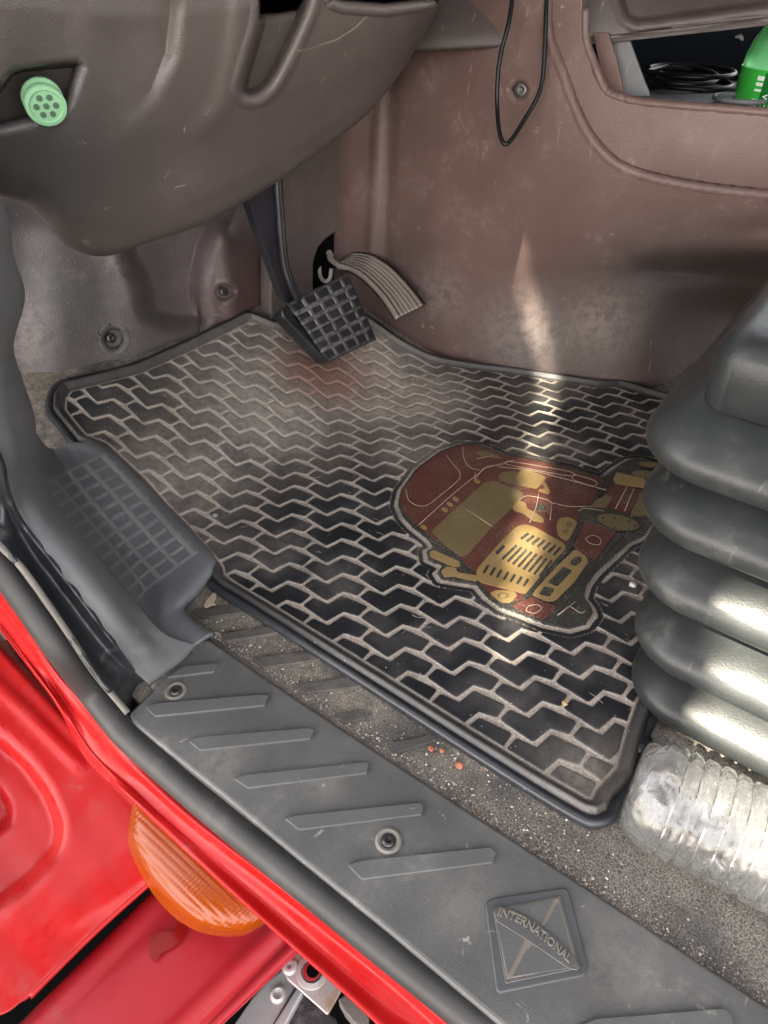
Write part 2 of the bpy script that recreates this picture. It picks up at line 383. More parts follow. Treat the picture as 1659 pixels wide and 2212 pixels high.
# ------------------------------------------------------------------ setting: floor
xs = np.linspace(.14, 1.7, 60); ys = np.concatenate([np.linspace(-.5, .4, 20), np.linspace(.42, .9, 40)])
XX, YY = np.meshgrid(xs, ys); ZZ = zf(YY)
V = np.stack([XX, YY, ZZ], -1).reshape(-1, 3); V0 = V.copy()
F = quads(len(ys), len(xs))
fl = mk('floor', V, F, M['floor']); tag(fl, kind='structure')
s_ = fl.modifiers.new('solid', 'SOLIDIFY'); s_.thickness = .01; s_.offset = -1
def fx(x, y): return 331.8+.36*x, 1128+.36*y
M['frib'] = plastic('floor_strip_vinyl', (.05, .05, .05), .55, .4, 500, .5, (.26, .22, .18), mott=.2, vor=420, spots=[(P(700, 1400, 'z', 0), .2, .35)])
ribs = thing('floor_tread_strips', tuple(P(560, 1480, 'z', 0)), 'row of slanted raised grip strips moulded in the sandy vinyl floor beside the mat', 'grip strip')
for poly in ([(240, 540), (470, 490), (560, 535), (290, 572)], [(400, 672), (680, 625), (790, 655), (425, 712)], [(590, 815), (960, 770), (1040, 815), (660, 868)],
             [(845, 975), (1170, 930), (1265, 980), (890, 1025)], [(1085, 1148), (1270, 1120), (1275, 1175), (1135, 1200)], [(1435, 1320), (1660, 1275), (1700, 1305), (1440, 1385)]):
    slab('strip', [fx(*p) for p in poly], 'z', .0030, .006, M['frib'], ribs, .0008, r=3)

# ------------------------------------------------------------------ the floor mat
mat_px = [(1329, 1735), (1318, 1762), (1290, 1775), (1255, 1767), (1150, 1705), (1000, 1610), (850, 1513), (700, 1417), (560, 1328), (470, 1272), (452, 1255),
          (448, 1235), (380, 1150), (290, 1050), (210, 975), (165, 960), (135, 925), (108, 890), (110, 856), (130, 830), (200, 813), (290, 790), (400, 742),
          (470, 708), (525, 681), (545, 680), (593, 699), (629, 703), (700, 690), (760, 683), (794, 687), (862, 735), (929, 770), (1019, 789), (1091, 797), (1163, 807), (1289, 827), (1336, 825), (1487, 869)]
mo = [P(x, y, 's', .006) for x, y in mat_px]
mo = np.array([(p[0], p[1]) for p in mo]+[(.838, .03), (.36, .019), (.335, .016), (.30, .010)])
Q = lambda x, y: (829.5+.5*x, 663.6+.5*y)
G = lambda x, y: (929+.36*x, 730+.36*y)
MZ = .0095
def mp(pt, z=MZ): p = P(pt[0], pt[1], 'z', z); return (p[0], p[1])
truck_out = [(60, 850), (72, 790), (140, 695), (245, 618), (330, 588), (425, 592), (520, 632), (620, 645), (800, 685), (945, 735), (1000, 690), (1060, 655), (1120, 650), (1190, 670),
             (1190, 900), (1120, 985), (1060, 1010), (920, 1140), (880, 1190), (862, 1250), (895, 1290), (905, 1320), (870, 1365), (800, 1385), (690, 1362), (600, 1325), (500, 1290), (440, 1245), (400, 1195), (300, 1180),
             (245, 1170), (230, 1145), (255, 1115), (190, 1085), (185, 1050), (215, 1035), (190, 1000), (120, 945), (80, 900)]
tw = np.array([mp(Q(*p)) for p in truck_out])
h = .0009
gx = np.arange(mo[:, 0].min()-.002, mo[:, 0].max()+.002, h); gy = np.arange(mo[:, 1].min()-.002, mo[:, 1].max()+.002, h)
GX, GY = np.meshgrid(gx, gy)
so_ = sdf(mo, GX, GY); st_ = sdf(tw, GX, GY)
di = np.array([-.0182, -.0155]); dj = np.array([.0187, -.0485]); L0 = np.array([.499, .446])
Minv = np.linalg.inv(np.array([di, dj]).T)
ij = np.stack([GX-L0[0], GY-L0[1]], -1)@Minv.T; I0 = np.round(ij[..., 0]); J0 = np.round(ij[..., 1])
tile = np.array([(-.0243, -.0138), (-.0222, -.0042), (-.0070, -.0022), (-.0040, .0132), (.0212, .0158), (.0222, .0052), (.0085, .0014), (.0040, -.0158)])
tile[0, 0] = -.0226; tile[1, 0] = -.0214; tile[2, 0] = -.0062; tile[3, 0] = -.0030; tile[4, 0] = .0206; tile[5] = (.0206, .0048); tile[6, 0] = .0076; tile[7, 0] = .0030
def inset(p, r_):
    p = np.asarray(p, float); n = len(p); ar = .5*sum(p[i-1][0]*p[i][1]-p[i][0]*p[i-1][1] for i in range(n)); sg = 1 if ar > 0 else -1; out = []
    for i in range(n):
        a, b, c = p[i-1], p[i], p[(i+1) % n]; d1 = (b-a)/np.linalg.norm(b-a); d2 = (c-b)/np.linalg.norm(c-b)
        n1 = sg*np.array([-d1[1], d1[0]]); n2 = sg*np.array([-d2[1], d2[0]]); m_ = (n1+n2); out.append(b+m_*r_/max(.3, (1+n1@n2)))
    return np.array(out)
tile = inset(tile, .0011)
tile = tile@np.array([[0., -1.], [1., 0.]])       # (along -Y, along +X) -> (x, y)
td = np.full(GX.shape, 1e9)
for a in (-1, 0, 1):
    for b in (-1, 0, 1):
        cx = L0[0]+(I0+a)*di[0]+(J0+b)*dj[0]; cy = L0[1]+(I0+a)*di[1]+(J0+b)*dj[1]
        td = np.minimum(td, sdf(tile, GX-cx, GY-cy)-.0017)
bord = so_+.0165                                   # tiles stop short of the rim
td = np.maximum(td, bord); td = np.maximum(td, .0100-st_)
inband = (so_ > -.0195)
ring_ = None              # black lip around the print
topb = sstep(-.0175, -.0145, so_)
raised = sstep(.0015, .0001, td)
raised = np.maximum(raised, sstep(.0090, .0082, st_)*sstep(.0042, .0050, st_)*.8)
raised = np.maximum(raised, sstep(.0004, -.0008, st_)*.9)
rim = np.exp(-((so_+.0065)/.0035)**2)
Hh = .0064+raised*.0011+rim*.0065
gro = td.copy(); gro = np.where((st_ < .0044) & (st_ > -.0005), .0011, gro); gro = np.where((st_ >= .0044) & (st_ < .0085), 0, gro); gro = np.where(st_ <= -.0005, 0, gro)
clean = sstep(-.0150, -.0128, so_)*.92+.0*so_
clean = np.maximum(clean, sstep(-.006, -.004, so_)); 
Vm = np.stack([GX, GY, zf(GY)+Hh], -1).reshape(-1, 3); Fm = quads(len(gy), len(gx))
keep = (so_.ravel()[Fm] < -.001).all(1); Fm = Fm[keep]
used = np.unique(Fm); mpp = np.full(len(Vm), -1); mpp[used] = np.arange(len(used))
fm = thing('floor_mat', (float(mo[:, 0].mean()), float(mo[:, 1].mean()), 0), 'black rubber floor mat with dusty zigzag tread and a maroon lorry printed on it', 'floor mat')
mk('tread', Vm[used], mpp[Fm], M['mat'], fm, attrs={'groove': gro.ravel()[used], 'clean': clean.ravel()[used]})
rimp = [(x, y, float(zf(y))+.0055) for x, y in mo]
tube('edge', rimp, .0042, M['black'], fm, n=5, closed=True, flat=(1, 1.1))
# printed lorry, one flat coloured piece per field
def disp_poly(pts, f): return [f(*p) for p in pts]
def ell(cx, cy, rx, ry, a=0, n=20, f=None):
    out = []
    for k in range(n):
        t = 2*math.pi*k/n; x, y = rx*math.cos(t), ry*math.sin(t)
        out.append((cx+x*math.cos(a)-y*math.sin(a), cy+x*math.sin(a)+y*math.cos(a)))
    return [f(*p) for p in out] if f else out
pr = mk('print_backing', *tri(*(lambda o: ([(*p, MZ-.0012) for p in o]+[(*p, MZ-.0004) for p in o], [tuple(range(len(o), 2*len(o)))]+[(i, (i+1) % len(o), (i+1) % len(o)+len(o), i+len(o)) for i in range(len(o))]))([mp(Q(*p)) for p in round_poly(truck_out, 20)])), M['p_dark'], fm, smooth=False)
LV = [0]
def pp(name, pts, mat, lvl=1, r=0):
    LV[0] += 1
    if r: pts = round_poly(pts, r)
    return slab(name, pts, 'z', MZ+lvl*.0003+LV[0]*.000004, .0003, mat, fm)
pp('cab_print', disp_poly([(70, 845), (80, 793), (150, 700), (250, 626), (335, 597), (420, 602), (520, 642), (620, 655), (800, 695), (952, 748), (900, 840), (855, 866), (848, 885), (868, 905), (800, 1030), (745, 1100), (640, 1235), (580, 1270),
    (520, 1275), (460, 1242), (425, 1200), (395, 1145), (345, 1105), (340, 1085), (300, 1055), (195, 985), (130, 930), (90, 885)], Q), M['p_red'], 1)
pp('windscreen_print', disp_poly([(205, 968), (330, 850), (435, 757), (470, 748), (545, 778), (600, 800), (600, 822), (470, 945), (362, 1068), (335, 1078), (285, 1045)], Q), M['p_olive'], 2, 5)
for p in ([(395, 627), (420, 618), (492, 640), (506, 652), (425, 642)], [(495, 728), (510, 712), (560, 708), (600, 720), (625, 780), (500, 747)]):
    pp('window_print', disp_poly(p, Q), M['p_olive'], 2, 3)
pp('window_print', disp_poly([(590, 702), (630, 705), (700, 732), (694, 752), (660, 785), (590, 768), (570, 740)], Q), M['p_gold'], 2, 4)
for c in ((310, 828), (285, 851), (262, 874), (402, 750), (172, 950)): pp('marker_light_print', ell(*c, 15, 8, .5, 14, Q), M['p_gold'], 2)
pp('mirror_print', disp_poly([(680, 750), (700, 760), (718, 795), (712, 808), (665, 793), (672, 785), (695, 785)], Q), M['p_gold'], 2, 3)
pp('mirror_print', disp_poly([(555, 870), (562, 850), (585, 835), (612, 845), (618, 870), (650, 885), (692, 912), (690, 932), (642, 922), (600, 888), (570, 882)], Q), M['p_gold'], 2, 4)
pp('mirror_print', disp_poly([(195, 1058), (215, 1048), (325, 1098), (330, 1120), (300, 1122), (200, 1078)], Q), M['p_gold'], 2, 3)
pp('mirror_print', disp_poly([(245, 1140), (270, 1120), (310, 1125), (318, 1145), (410, 1160), (400, 1185), (300, 1162), (260, 1165)], Q), M['p_gold'], 2, 4)
pp('vent_print', disp_poly([(658, 858), (675, 845), (703, 855), (704, 880), (668, 876)], Q), M['p_dark'], 2, 4)
pp('headlamp_print', disp_poly([(755, 912), (790, 905), (822, 916), (840, 938), (800, 1000), (785, 1010), (752, 985), (745, 945)], Q), M['p_gold'], 2, 6)
pp('headlamp_print', disp_poly([(455, 1235), (480, 1222), (560, 1225), (578, 1245), (545, 1278), (505, 1275)], Q), M['p_gold'], 2, 6)
for c, a in (((800, 940, 15, 13), 3), ((785, 968, 13, 10), 3), ((515, 1245, 26, 14), 3), ((515, 1245, 14, 8), 4)):
    pp('lamp_ring_print', ell(*c, 0, 16, Q), M['p_olive'] if a == 3 else M['p_gold'], a)
pp('grille_print', disp_poly([(575, 945), (612, 937), (650, 948), (775, 1018), (792, 1048), (765, 1085), (632, 1236), (605, 1238), (415, 1188), (397, 1165), (402, 1130), (450, 1075), (510, 1005)], Q), M['p_gold'], 2, 8)
def slat(a, b, w=13):
    a, b = np.array(a, float), np.array(b, float); d = (b-a)/np.linalg.norm(b-a); n = np.array([-d[1], d[0]])*w/2
    pp('slat_print', [G(*p) for p in (a+n, b+n, b-n, a-n)], M['p_dark'], 3, 1.5)
for k in range(7): slat((592+k*32, 1172+k*14), (545+k*33, 1205+k*16), 15)
for k in range(8): slat((520+k*30, 1243+k*13), (432+k*32, 1328+k*15), 15)
for k in range(7): slat((350+k*40, 1362+k*14), (322+k*40, 1410+k*13), 15)
slat((445, 1246), (398, 1294), 20)
pp('bumper_print', disp_poly([(815, 1055), (830, 1045), (872, 1075), (884, 1097), (825, 1185), (740, 1268), (705, 1272), (640, 1243), (650, 1225), (745, 1120)], Q), M['p_gold'], 2, 7)
for p in ([(800, 1105), (822, 1080), (848, 1075), (856, 1095), (828, 1118)], [(775, 1122), (815, 1138), (748, 1207), (708, 1188)], [(695, 1205), (738, 1218), (715, 1250), (668, 1238)]):
    pp('bumper_gap_print', disp_poly(p, Q), M['p_dark'], 3, 4)
pp('bumper_bar_print', disp_poly([(955, 765), (975, 745), (1000, 712), (990, 730), (905, 850), (872, 905), (812, 1030), (760, 1100), (612, 1262), (590, 1262), (780, 1048), (850, 900)], Q), M['p_dark'], 3, 3)
pp('wheel_arch_print', disp_poly([(875, 905), (920, 925), (1005, 968), (915, 1092), (870, 1070), (815, 1035)], Q), M['p_red'], 2, 5)
pp('bumper_corner_print', disp_poly([(550, 1290), (635, 1252), (700, 1278), (755, 1292), (690, 1350), (620, 1325)], Q), M['p_red'], 2, 4)
pp('sill_print', disp_poly([(1008, 972), (1030, 985), (730, 1340), (693, 1352), (870, 1160)], Q), M['p_dark'], 2, 3)
pp('tyre_print', ell(975, 915, 138, 42, .22, 28, Q), M['p_dark'], 3); pp('hub_print', ell(1012, 928, 92, 30, .22, 28, Q), M['p_olive'], 4)
for k in range(7): pp('bolt_print', ell(1012+72*math.cos(k*.9), 932+20*math.sin(k*.9)+14*math.cos(k*.9), 6, 4, 0, 8, Q), M['p_dark'], 5)
pp('sleeper_print', disp_poly([(985, 760), (1060, 775), (1112, 788), (1050, 905), (960, 872), (915, 850)], Q), M['p_red'], 2, 4)
pp('window_print', disp_poly([(990, 745), (1005, 712), (1130, 742), (1135, 782), (1060, 772), (1000, 762)], Q), M['p_gold'], 3, 4)
pp('window_print', disp_poly([(890, 862), (922, 828), (962, 812), (988, 820), (955, 868)], Q), M['p_olive'], 3, 3)
pp('window_print', disp_poly([(1105, 800), (1150, 790), (1130, 900), (1060, 905)], Q), M['p_olive'], 2, 3)
pp('window_print', ell(1130, 722, 60, 16, .1, 18, Q), M['p_olive'], 3); pp('window_print', ell(1150, 680, 50, 12, .1, 18, Q), M['p_olive'], 3)
def pline(pts, f=Q, wd=.00042):
    LV[0] += 1; A = [P(*f(*p), 'z', MZ+.0012+LV[0]*.000002) for p in pts]
    A = smooth_poly(A, 5) if len(A) > 2 else np.array(A)
    tube('line_print', A, wd, M['p_line'], fm, n=1, seg=6, flat=(1, .3))
for pts in ([(95, 785), (105, 830), (140, 855), (185, 855), (240, 815), (322, 745), (325, 710), (300, 680), (270, 640)], [(150, 940), (300, 805), (420, 710), (440, 695), (560, 660)], [(340, 600), (345, 650), (370, 690), (415, 705)],
            [(330, 855), (465, 945)], [(395, 712), (395, 740), (440, 690), (520, 680)], [(495, 690), (600, 700), (700, 720), (960, 790)], [(520, 672), (560, 668), (800, 710), (795, 728), (560, 685), (520, 672)],
            [(820, 722), (912, 750), (905, 772), (818, 745), (820, 722)], [(580, 835), (620, 815), (700, 830), (730, 850)], [(670, 800), (655, 870), (630, 930)], [(725, 850), (718, 920)], [(730, 845), (800, 860), (900, 860)],
            [(870, 1000), (900, 985), (935, 1000), (930, 1025), (890, 1020), (870, 1000)], [(625, 1290), (660, 1285), (680, 1300), (650, 1322), (615, 1310), (625, 1290)], [(750, 1330), (830, 1270)], [(800, 1290), (850, 1320), (870, 1310)],
            [(1050, 775), (1000, 870)], [(1080, 780), (1040, 880)], [(400, 655), (470, 640)], [(840, 880), (870, 868), (950, 880)]):
    pline(pts)

# ------------------------------------------------------------------ scuff plate over the door sill
sp = thing('sill_plate', tuple(P(700, 1750, 'z', 0)), 'grey ribbed plastic sill plate in the door opening with a diamond emblem', 'sill plate')
SZ = .005
out = [(435, 1375), (452, 1380), (610, 1487), (800, 1612), (1000, 1742), (1250, 1903), (1450, 2035), (1659, 2172), (1800, 2262), (1800, 2900), (1250, 2358), (1100, 2230), (829, 2003), (640, 1850), (480, 1718), (330, 1597), (285, 1560), (276, 1548), (280, 1538), (330, 1488), (318, 1475)]
slab('plate', out, 'z', SZ, .008, M['scuff'], sp, .0028)
C5 = lambda x, y: (.5*x, 1393.6+.5*y)
C6 = lambda x, y: (829.5+.5*x, 1393.6+.5*y)
rl = [[C5(*p) for p in q] for q in ([(722, 138), (795, 90), (945, 78), (925, 112)], [(628, 266), (680, 250), (1130, 212), (1160, 218), (1145, 258), (670, 305)],
      [(815, 412), (860, 396), (1335, 357), (1358, 368), (1340, 402), (865, 452)], [(1010, 575), (1060, 560), (1580, 505), (1592, 515), (1585, 550), (1072, 615)],
      [(1230, 747), (1285, 735), (1815, 680), (1830, 695), (1820, 730), (1292, 795)])]
rl += [[(752, 1868), (785, 1858), (1060, 1830), (1072, 1842), (1064, 1862), (782, 1898)], [(1250, 2215), (1290, 2200), (1565, 2178), (1580, 2190), (1590, 2260), (1290, 2270)]]
for q in rl: slab('rib', q, 'z', SZ+.0022, .003, M['rib'], sp, .0012, r=3)
def screw(c, n, r, parent, washer=True):
    c = np.array(c, float); hd = None
    if washer: lathe('washer', c, n, [(r*1.0, -.002), (r*1.0, .0008), (r*.82, .0016), (r*.60, .0008), (r*.56, -.001)], M['ring'], parent)
    hd = lathe('screw', c, n, [(r*.55, -.002), (r*.52, .0014), (r*.40, .0022), (r*.26, .0022), (r*.24, .0008), (r*.16, .0006), (r*.12, .0016)], M['screw'], parent, seg=24)
    return hd
for a in ((380, 1493), (839, 1817)): screw(P(*a, 'z', SZ+.0004), (0, 0, 1), .0085, sp)
# emblem
M['brownline'] = plastic('dusty_edge', (.15, .11, .085), .6, .2, 900, .4)
tube('edge_strip', [P(x, y, 'z', -.001) for x, y in ((278, 1552), (330, 1601), (480, 1722), (640, 1854), (829, 2007), (1100, 2234), (1250, 2362))], .0016, M['brownline'], sp, n=4, seg=8)
M['dust_line'] = plastic('emblem_dust', (.20, .175, .145), .8, .3, 1500, .5)
M['em_dark'] = plastic('emblem_recess', (.075, .078, .082), .5, .2, 1300, .3)
em = slab('emblem', [C6(*p) for p in ((437, 1120), (462, 1092), (780, 1046), (800, 1060), (884, 1385), (868, 1428), (500, 1503), (485, 1490))], 'z', SZ+.0012, .002, M['em_dark'], sp, .001, r=7)
def empoly(pts, z, mat, r=2, b=.0004): return slab('emblem_relief', [C6(*p) for p in pts], 'z', SZ+z, .001, mat, em, b, r=r)
empoly([(470, 1135), (765, 1078), (850, 1395), (525, 1462)], .0017, M['scuff'], 4, .0006)
empoly([(480, 1142), (755, 1092), (838, 1385), (530, 1442)], .0020, M['dust_line'], 2, .0002)
for t in ([(510, 1140), (735, 1102), (672, 1215), (600, 1180)], [(752, 1112), (815, 1345), (690, 1225)], [(484, 1180), (606, 1275), (534, 1425)], [(556, 1432), (612, 1330), (645, 1300), (812, 1392)]):
    empoly(t, .0027, M['rib'])
empoly([(470, 1150), (500, 1126), (560, 1140), (650, 1185), (740, 1255), (825, 1345), (846, 1385), (836, 1404), (800, 1398), (700, 1330), (600, 1262), (490, 1195)], .0032, M['scuff'], 3)
def text_mesh(s):
    cu = bpy.data.curves.new('t', 'FONT'); cu.body = s; cu.resolution_u = 3; cu.extrude = 0; cu.offset = .012
    o = bpy.data.objects.new('t', cu); COL.objects.link(o); dg = bpy.context.evaluated_depsgraph_get(); me = o.evaluated_get(dg).to_mesh()
    V = np.array([v.co[:2] for v in me.vertices]); F = [tuple(p.vertices) for p in me.polygons]
    o.evaluated_get(dg).to_mesh_clear(); bpy.data.objects.remove(o); bpy.data.curves.remove(cu); return V, F
def map_text(name, s, path, hpx, surf, th, mat, parent, f=lambda x, y: (x, y), updir=None):
    V, F = text_mesh(s); L = V[:, 0].max()-V[:, 0].min(); V[:, 0] -= V[:, 0].min(); hh = V[:, 1].max()
    A = smooth_poly(path, 10); seg = np.linalg.norm(np.diff(A, axis=0), axis=1); cum = np.concatenate([[0], np.cumsum(seg)])
    tot = cum[-1]; pts = []
    for x, y in V:
        t = x/L*tot; cx = np.interp(t, cum, A[:, 0]); cy = np.interp(t, cum, A[:, 1])
        i = min(len(seg)-1, int(np.searchsorted(cum, t, 'right')-1)); d = (A[i+1]-A[i])/seg[i]
        n = np.array([d[1], -d[0]]) if updir is None else np.array(updir)
        pts.append(surf(*f(cx+n[0]*y/hh*hpx, cy+n[1]*y/hh*hpx)))
    pts = np.array(pts); o = mk(name, pts, F, mat, parent, smooth=False)
    if th: s_ = o.modifiers.new('solid', 'SOLIDIFY'); s_.thickness = th; s_.offset = 0
    return o
map_text('lettering', 'INTERNATIONAL', [(490, 1165), (560, 1188), (640, 1235), (720, 1300), (800, 1372)], 34, lambda x, y: P(x, y, 'z', SZ+.0036), .0008, M['dust_line'], em, C6, updir=(.42, -.9))

# ------------------------------------------------------------------ pillar trim and foot rest
ft = thing('footrest_trim', tuple(P(250, 1250, 'z', .0)), 'blue grey moulded kick trim with a grid patterned foot rest left of the mat', 'trim panel')
band = [[(-300, 250, 'x', .16), (-190, 240, 'x', .17), (-90, 250, 'x', .2), (-110, 250, 'x', .26)],
        [(-90, 460, 'x', .15), (-50, 450, 'x', .16), (-6, 450, 'x', .19), (-18, 450, 'x', .25)],
        [(-80, 560, 'x', .145), (-30, 550, 'x', .155), (14, 556, 'x', .19), (2, 560, 'x', .25)],
        [(-60, 700, 'x', .14), (-10, 690, 'x', .155), (38, 640, 'x', .195), (24, 640, 'x', .26)],
        [(-45, 830, 'x', .14), (-5, 780, 'x', .155), (15, 745, 'x', .19), (3, 745, 'x', .27)],
        [(-25, 930, 'x', .138), (12, 890, 'x', .155), (38, 830, 'x', .19), (28, 835, 'x', .27)],
        [(0, 1005, 'x', .138), (28, 965, 'x', .153), (62, 915, 'x', .185), (62, 930, 'x', .22)],
        [(20, 1080, 'x', .138), (42, 1050, 'x', .152), (58, 1020, 'x', .168), (75, 1010, 'x', .19)],
        [(53, 1140, 'x', .138), (75, 1110, 'x', .150), (90, 1090, 'x', .163), (105, 1080, 'x', .18)],
        [(99, 1200, 'x', .138), (120, 1172, 'x', .148), (136, 1152, 'x', .160), (150, 1145, 'x', .175)],
        [(165, 1285, 'x', .139), (186, 1256, 'x', .148), (205, 1235, 'x', .161), (218, 1225, 'x', .174)],
        [(231, 1371, 'x', .142), (252, 1340, 'x', .151), (270, 1315, 'x', .165), (285, 1306, 'x', .176)],
        [(280, 1434, 'x', .147), (305, 1405, 'x', .157), (325, 1382, 'x', .170), (345, 1370, 'x', .180)],
        [(317, 1477, 'z', .009), (352, 1450, 'z', .0085), (390, 1425, 'z', .008), (420, 1395, 'z', .008)]]
patch('pillar_band', band, M['trim'], ft, (8, 8), thick=.004)
fr = [[(62, 930, 'x', .20), (100, 972, 's', .02), (150, 960, 's', .02), (200, 961, 's', .016), (208, 955, 's', -.004)],
      [(58, 1020, 'x', .172), (115, 1010, 's', .0145), (180, 990, 's', .0145), (247, 1000, 's', .0145), (257, 990, 's', -.004)],
      [(98, 1100, 'x', .167), (165, 1090, 's', .015), (245, 1085, 's', .015), (330, 1088, 's', .0145), (343, 1078, 's', -.004)],
      [(150, 1168, 'x', .164), (235, 1185, 's', .015), (325, 1182, 's', .015), (410, 1172, 's', .017), (424, 1162, 's', -.004)],
      [(205, 1235, 'x', .163), (285, 1262, 's', .0145), (370, 1250, 's', .0145), (447, 1222, 's', .014), (461, 1218, 's', -.004)],
      [(262, 1305, 'x', .166), (310, 1315, 's', .0145), (360, 1300, 's', .0145), (420, 1272, 's', .012), (428, 1276, 's', -.004)],
      [(310, 1362, 'x', .171), (335, 1355, 's', .014), (358, 1342, 's', .013), (386, 1315, 's', .009), (391, 1318, 's', -.003)],
      [(345, 1395, 's', .012), (368, 1388, 's', .011), (390, 1372, 's', .010), (412, 1350, 's', .008), (416, 1354, 's', -.003)],
      [(317, 1477, 's', .0086), (362, 1441, 's', .0086), (408, 1408, 's', .0085), (452, 1377, 's', .008), (460, 1380, 's', -.003)]]
gq = np.array([(69, 1058), (228, 985), (425, 1198), (280, 1308)], float)
def quv(X, Y):                                # inverse bilinear by iteration
    u = np.full(X.shape, .5); v = np.full(X.shape, .5)
    for _ in range(12):
        px = (1-u)*(1-v)*gq[0, 0]+u*(1-v)*gq[1, 0]+u*v*gq[2, 0]+(1-u)*v*gq[3, 0]; py = (1-u)*(1-v)*gq[0, 1]+u*(1-v)*gq[1, 1]+u*v*gq[2, 1]+(1-u)*v*gq[3, 1]
        dux = (1-v)*(gq[1, 0]-gq[0, 0])+v*(gq[2, 0]-gq[3, 0]); duy = (1-v)*(gq[1, 1]-gq[0, 1])+v*(gq[2, 1]-gq[3, 1])
        dvx = (1-u)*(gq[3, 0]-gq[0, 0])+u*(gq[2, 0]-gq[1, 0]); dvy = (1-u)*(gq[3, 1]-gq[0, 1])+u*(gq[2, 1]-gq[1, 1])
        det = dux*dvy-duy*dvx; ex, ey = X-px, Y-py; u = u+(ex*dvy-ey*dvx)/det; v = v+(dux*ey-duy*ex)/det; u = np.clip(u, -1, 2); v = np.clip(v, -1, 2)
    return u, v
def grid_mask(X, Y):
    u, v = quv(X, Y); a = np.abs((u*4.15) % 1-.5)*2; b = np.abs((v*11) % 1-.5)*2
    g = np.maximum(sstep(.80, .9, a), sstep(.74, .88, b)); ins = sstep(-.02, .01, u)*sstep(1.02, .99, u)*sstep(-.02, .01, v)*sstep(1.02, .99, v)
    return g*ins
M['foot'] = plastic('footrest_plastic', (.130, .137, .146), .5, .3, 1200, .25, (.32, .31, .29), scratch=.35, mott=.08, spec=.35)
N, L = nodes(M['foot']); p_ = N['Principled BSDF']; at = N.new('ShaderNodeAttribute'); at.attribute_name = 'm'
src = p_.inputs['Base Color'].links[0].from_socket
L.new(mixc(N, L, math_(N, L, 'MULTIPLY', at.outputs['Fac'], .6), src, (.27, .27, .26)), p_.inputs['Base Color'])
patch('footrest', fr, M['foot'], ft, (36, 42), thick=.004, relief=lambda X, Y: -.0007*grid_mask(X, Y), maskf=grid_mask)

# rubber strip, seal, red sill
st = [[(-60, 900, 'x', .135), (-100, 1010, 'x', .118)], [(-20, 960, 'x', .135), (-50, 1090, 'x', .118)], [(2, 1010, 'x', .135), (-5, 1165, 'x', .117)], [(22, 1085, 'x', .135), (28, 1200, 'x', .117)], [(55, 1145, 'x', .136), (60, 1240, 'x', .118)], [(100, 1203, 'x', .136), (95, 1290, 'x', .118)],
      [(166, 1288, 'x', .137), (134, 1342, 'x', .118)], [(232, 1374, 'x', .140), (200, 1440, 'x', .117)], [(283, 1438, 'x', .145), (245, 1497, 'x', .118)], [(318, 1470, 'z', .001), (280, 1535, 'z', .001)], [(345, 1490, 'z', -.004), (300, 1550, 'z', -.004)]]
st3 = []
for a, b in st:
    mid = [(a[0]*(1-t)+b[0]*t, a[1]*(1-t)+b[1]*t, 'd', T(*a)*(1-t)+T(*b)*t+dd) for t, dd in ((.3, .012), (.7, .012))]
    st3.append([a, mid[0], mid[1], b])
sr = patch('gap_liner', st3, M['black'], None, (10, 8), thick=.003, relief=lambda X, Y: .0018*np.sin(X*.06+Y*.02)*np.cos(Y*.045))
tag(sr, 'glossy black rubber liner strip between the grey kick trim and the door seal', 'rubber strip')
se = thing('door_seal', tuple(P(686, 1930, 'z', -.01)), 'worn black rubber door seal following the edge of the sill', 'door seal')
sc_ = [(-60, 1130), (-40, 1162), (0, 1222), (60, 1302), (132, 1403), (200, 1494), (262, 1572), (300, 1611), (400, 1700), (500, 1783), (686, 1932), (905, 2108), (1100, 2262)]
md = [('x', .113)]*6+[('z', -.006)]*7
sv = [(('x', .112+.001*min(i, 3)) if i < 5 else ('z', (.012, -.002, -.006)[i-5] if i < 8 else -.007)) for i in range(13)]
tube('seal_bulb', [P(*a, *m) for a, m in zip(sc_, sv)], [.0085, .0095, .0105, .0105, .0100, .010, .0095], M['seal'], se, n=10, seg=20)
lip = [(-60, 1085), (-30, 1125), (0, 1178), (52, 1232), (134, 1348), (202, 1450), (276, 1540)]
M['lip'] = plastic('seal_lip', (.13, .12, .105), .7, .2, 1500, .4)
tube('seal_lip', [P(*a, 'x', .117) for a in lip], .0022, M['lip'], se, n=10)
sb = [[(-60, 1195), (-65, 1222), (-70, 1262), (-72, 1268)], [(0, 1268), (-5, 1300), (0, 1346), (-2, 1352)], [(66, 1362), (62, 1390), (68, 1434), (66, 1440)], [(132, 1461), (130, 1488), (132, 1520), (130, 1528)],
      [(231, 1567), (220, 1600), (205, 1625), (192, 1640)], [(330, 1650), (318, 1688), (300, 1712), (276, 1716)], [(430, 1755), (428, 1785), (400, 1800), (374, 1808)], [(600, 1885), (598, 1915), (560, 1925), (543, 1962)],
      [(829, 2072), (829, 2099), (800, 2126), (765, 2160)], [(1000, 2212), (990, 2240), (950, 2258), (880, 2270)], [(1150, 2340), (1130, 2360), (1100, 2390), (1060, 2420)]]
sill = []
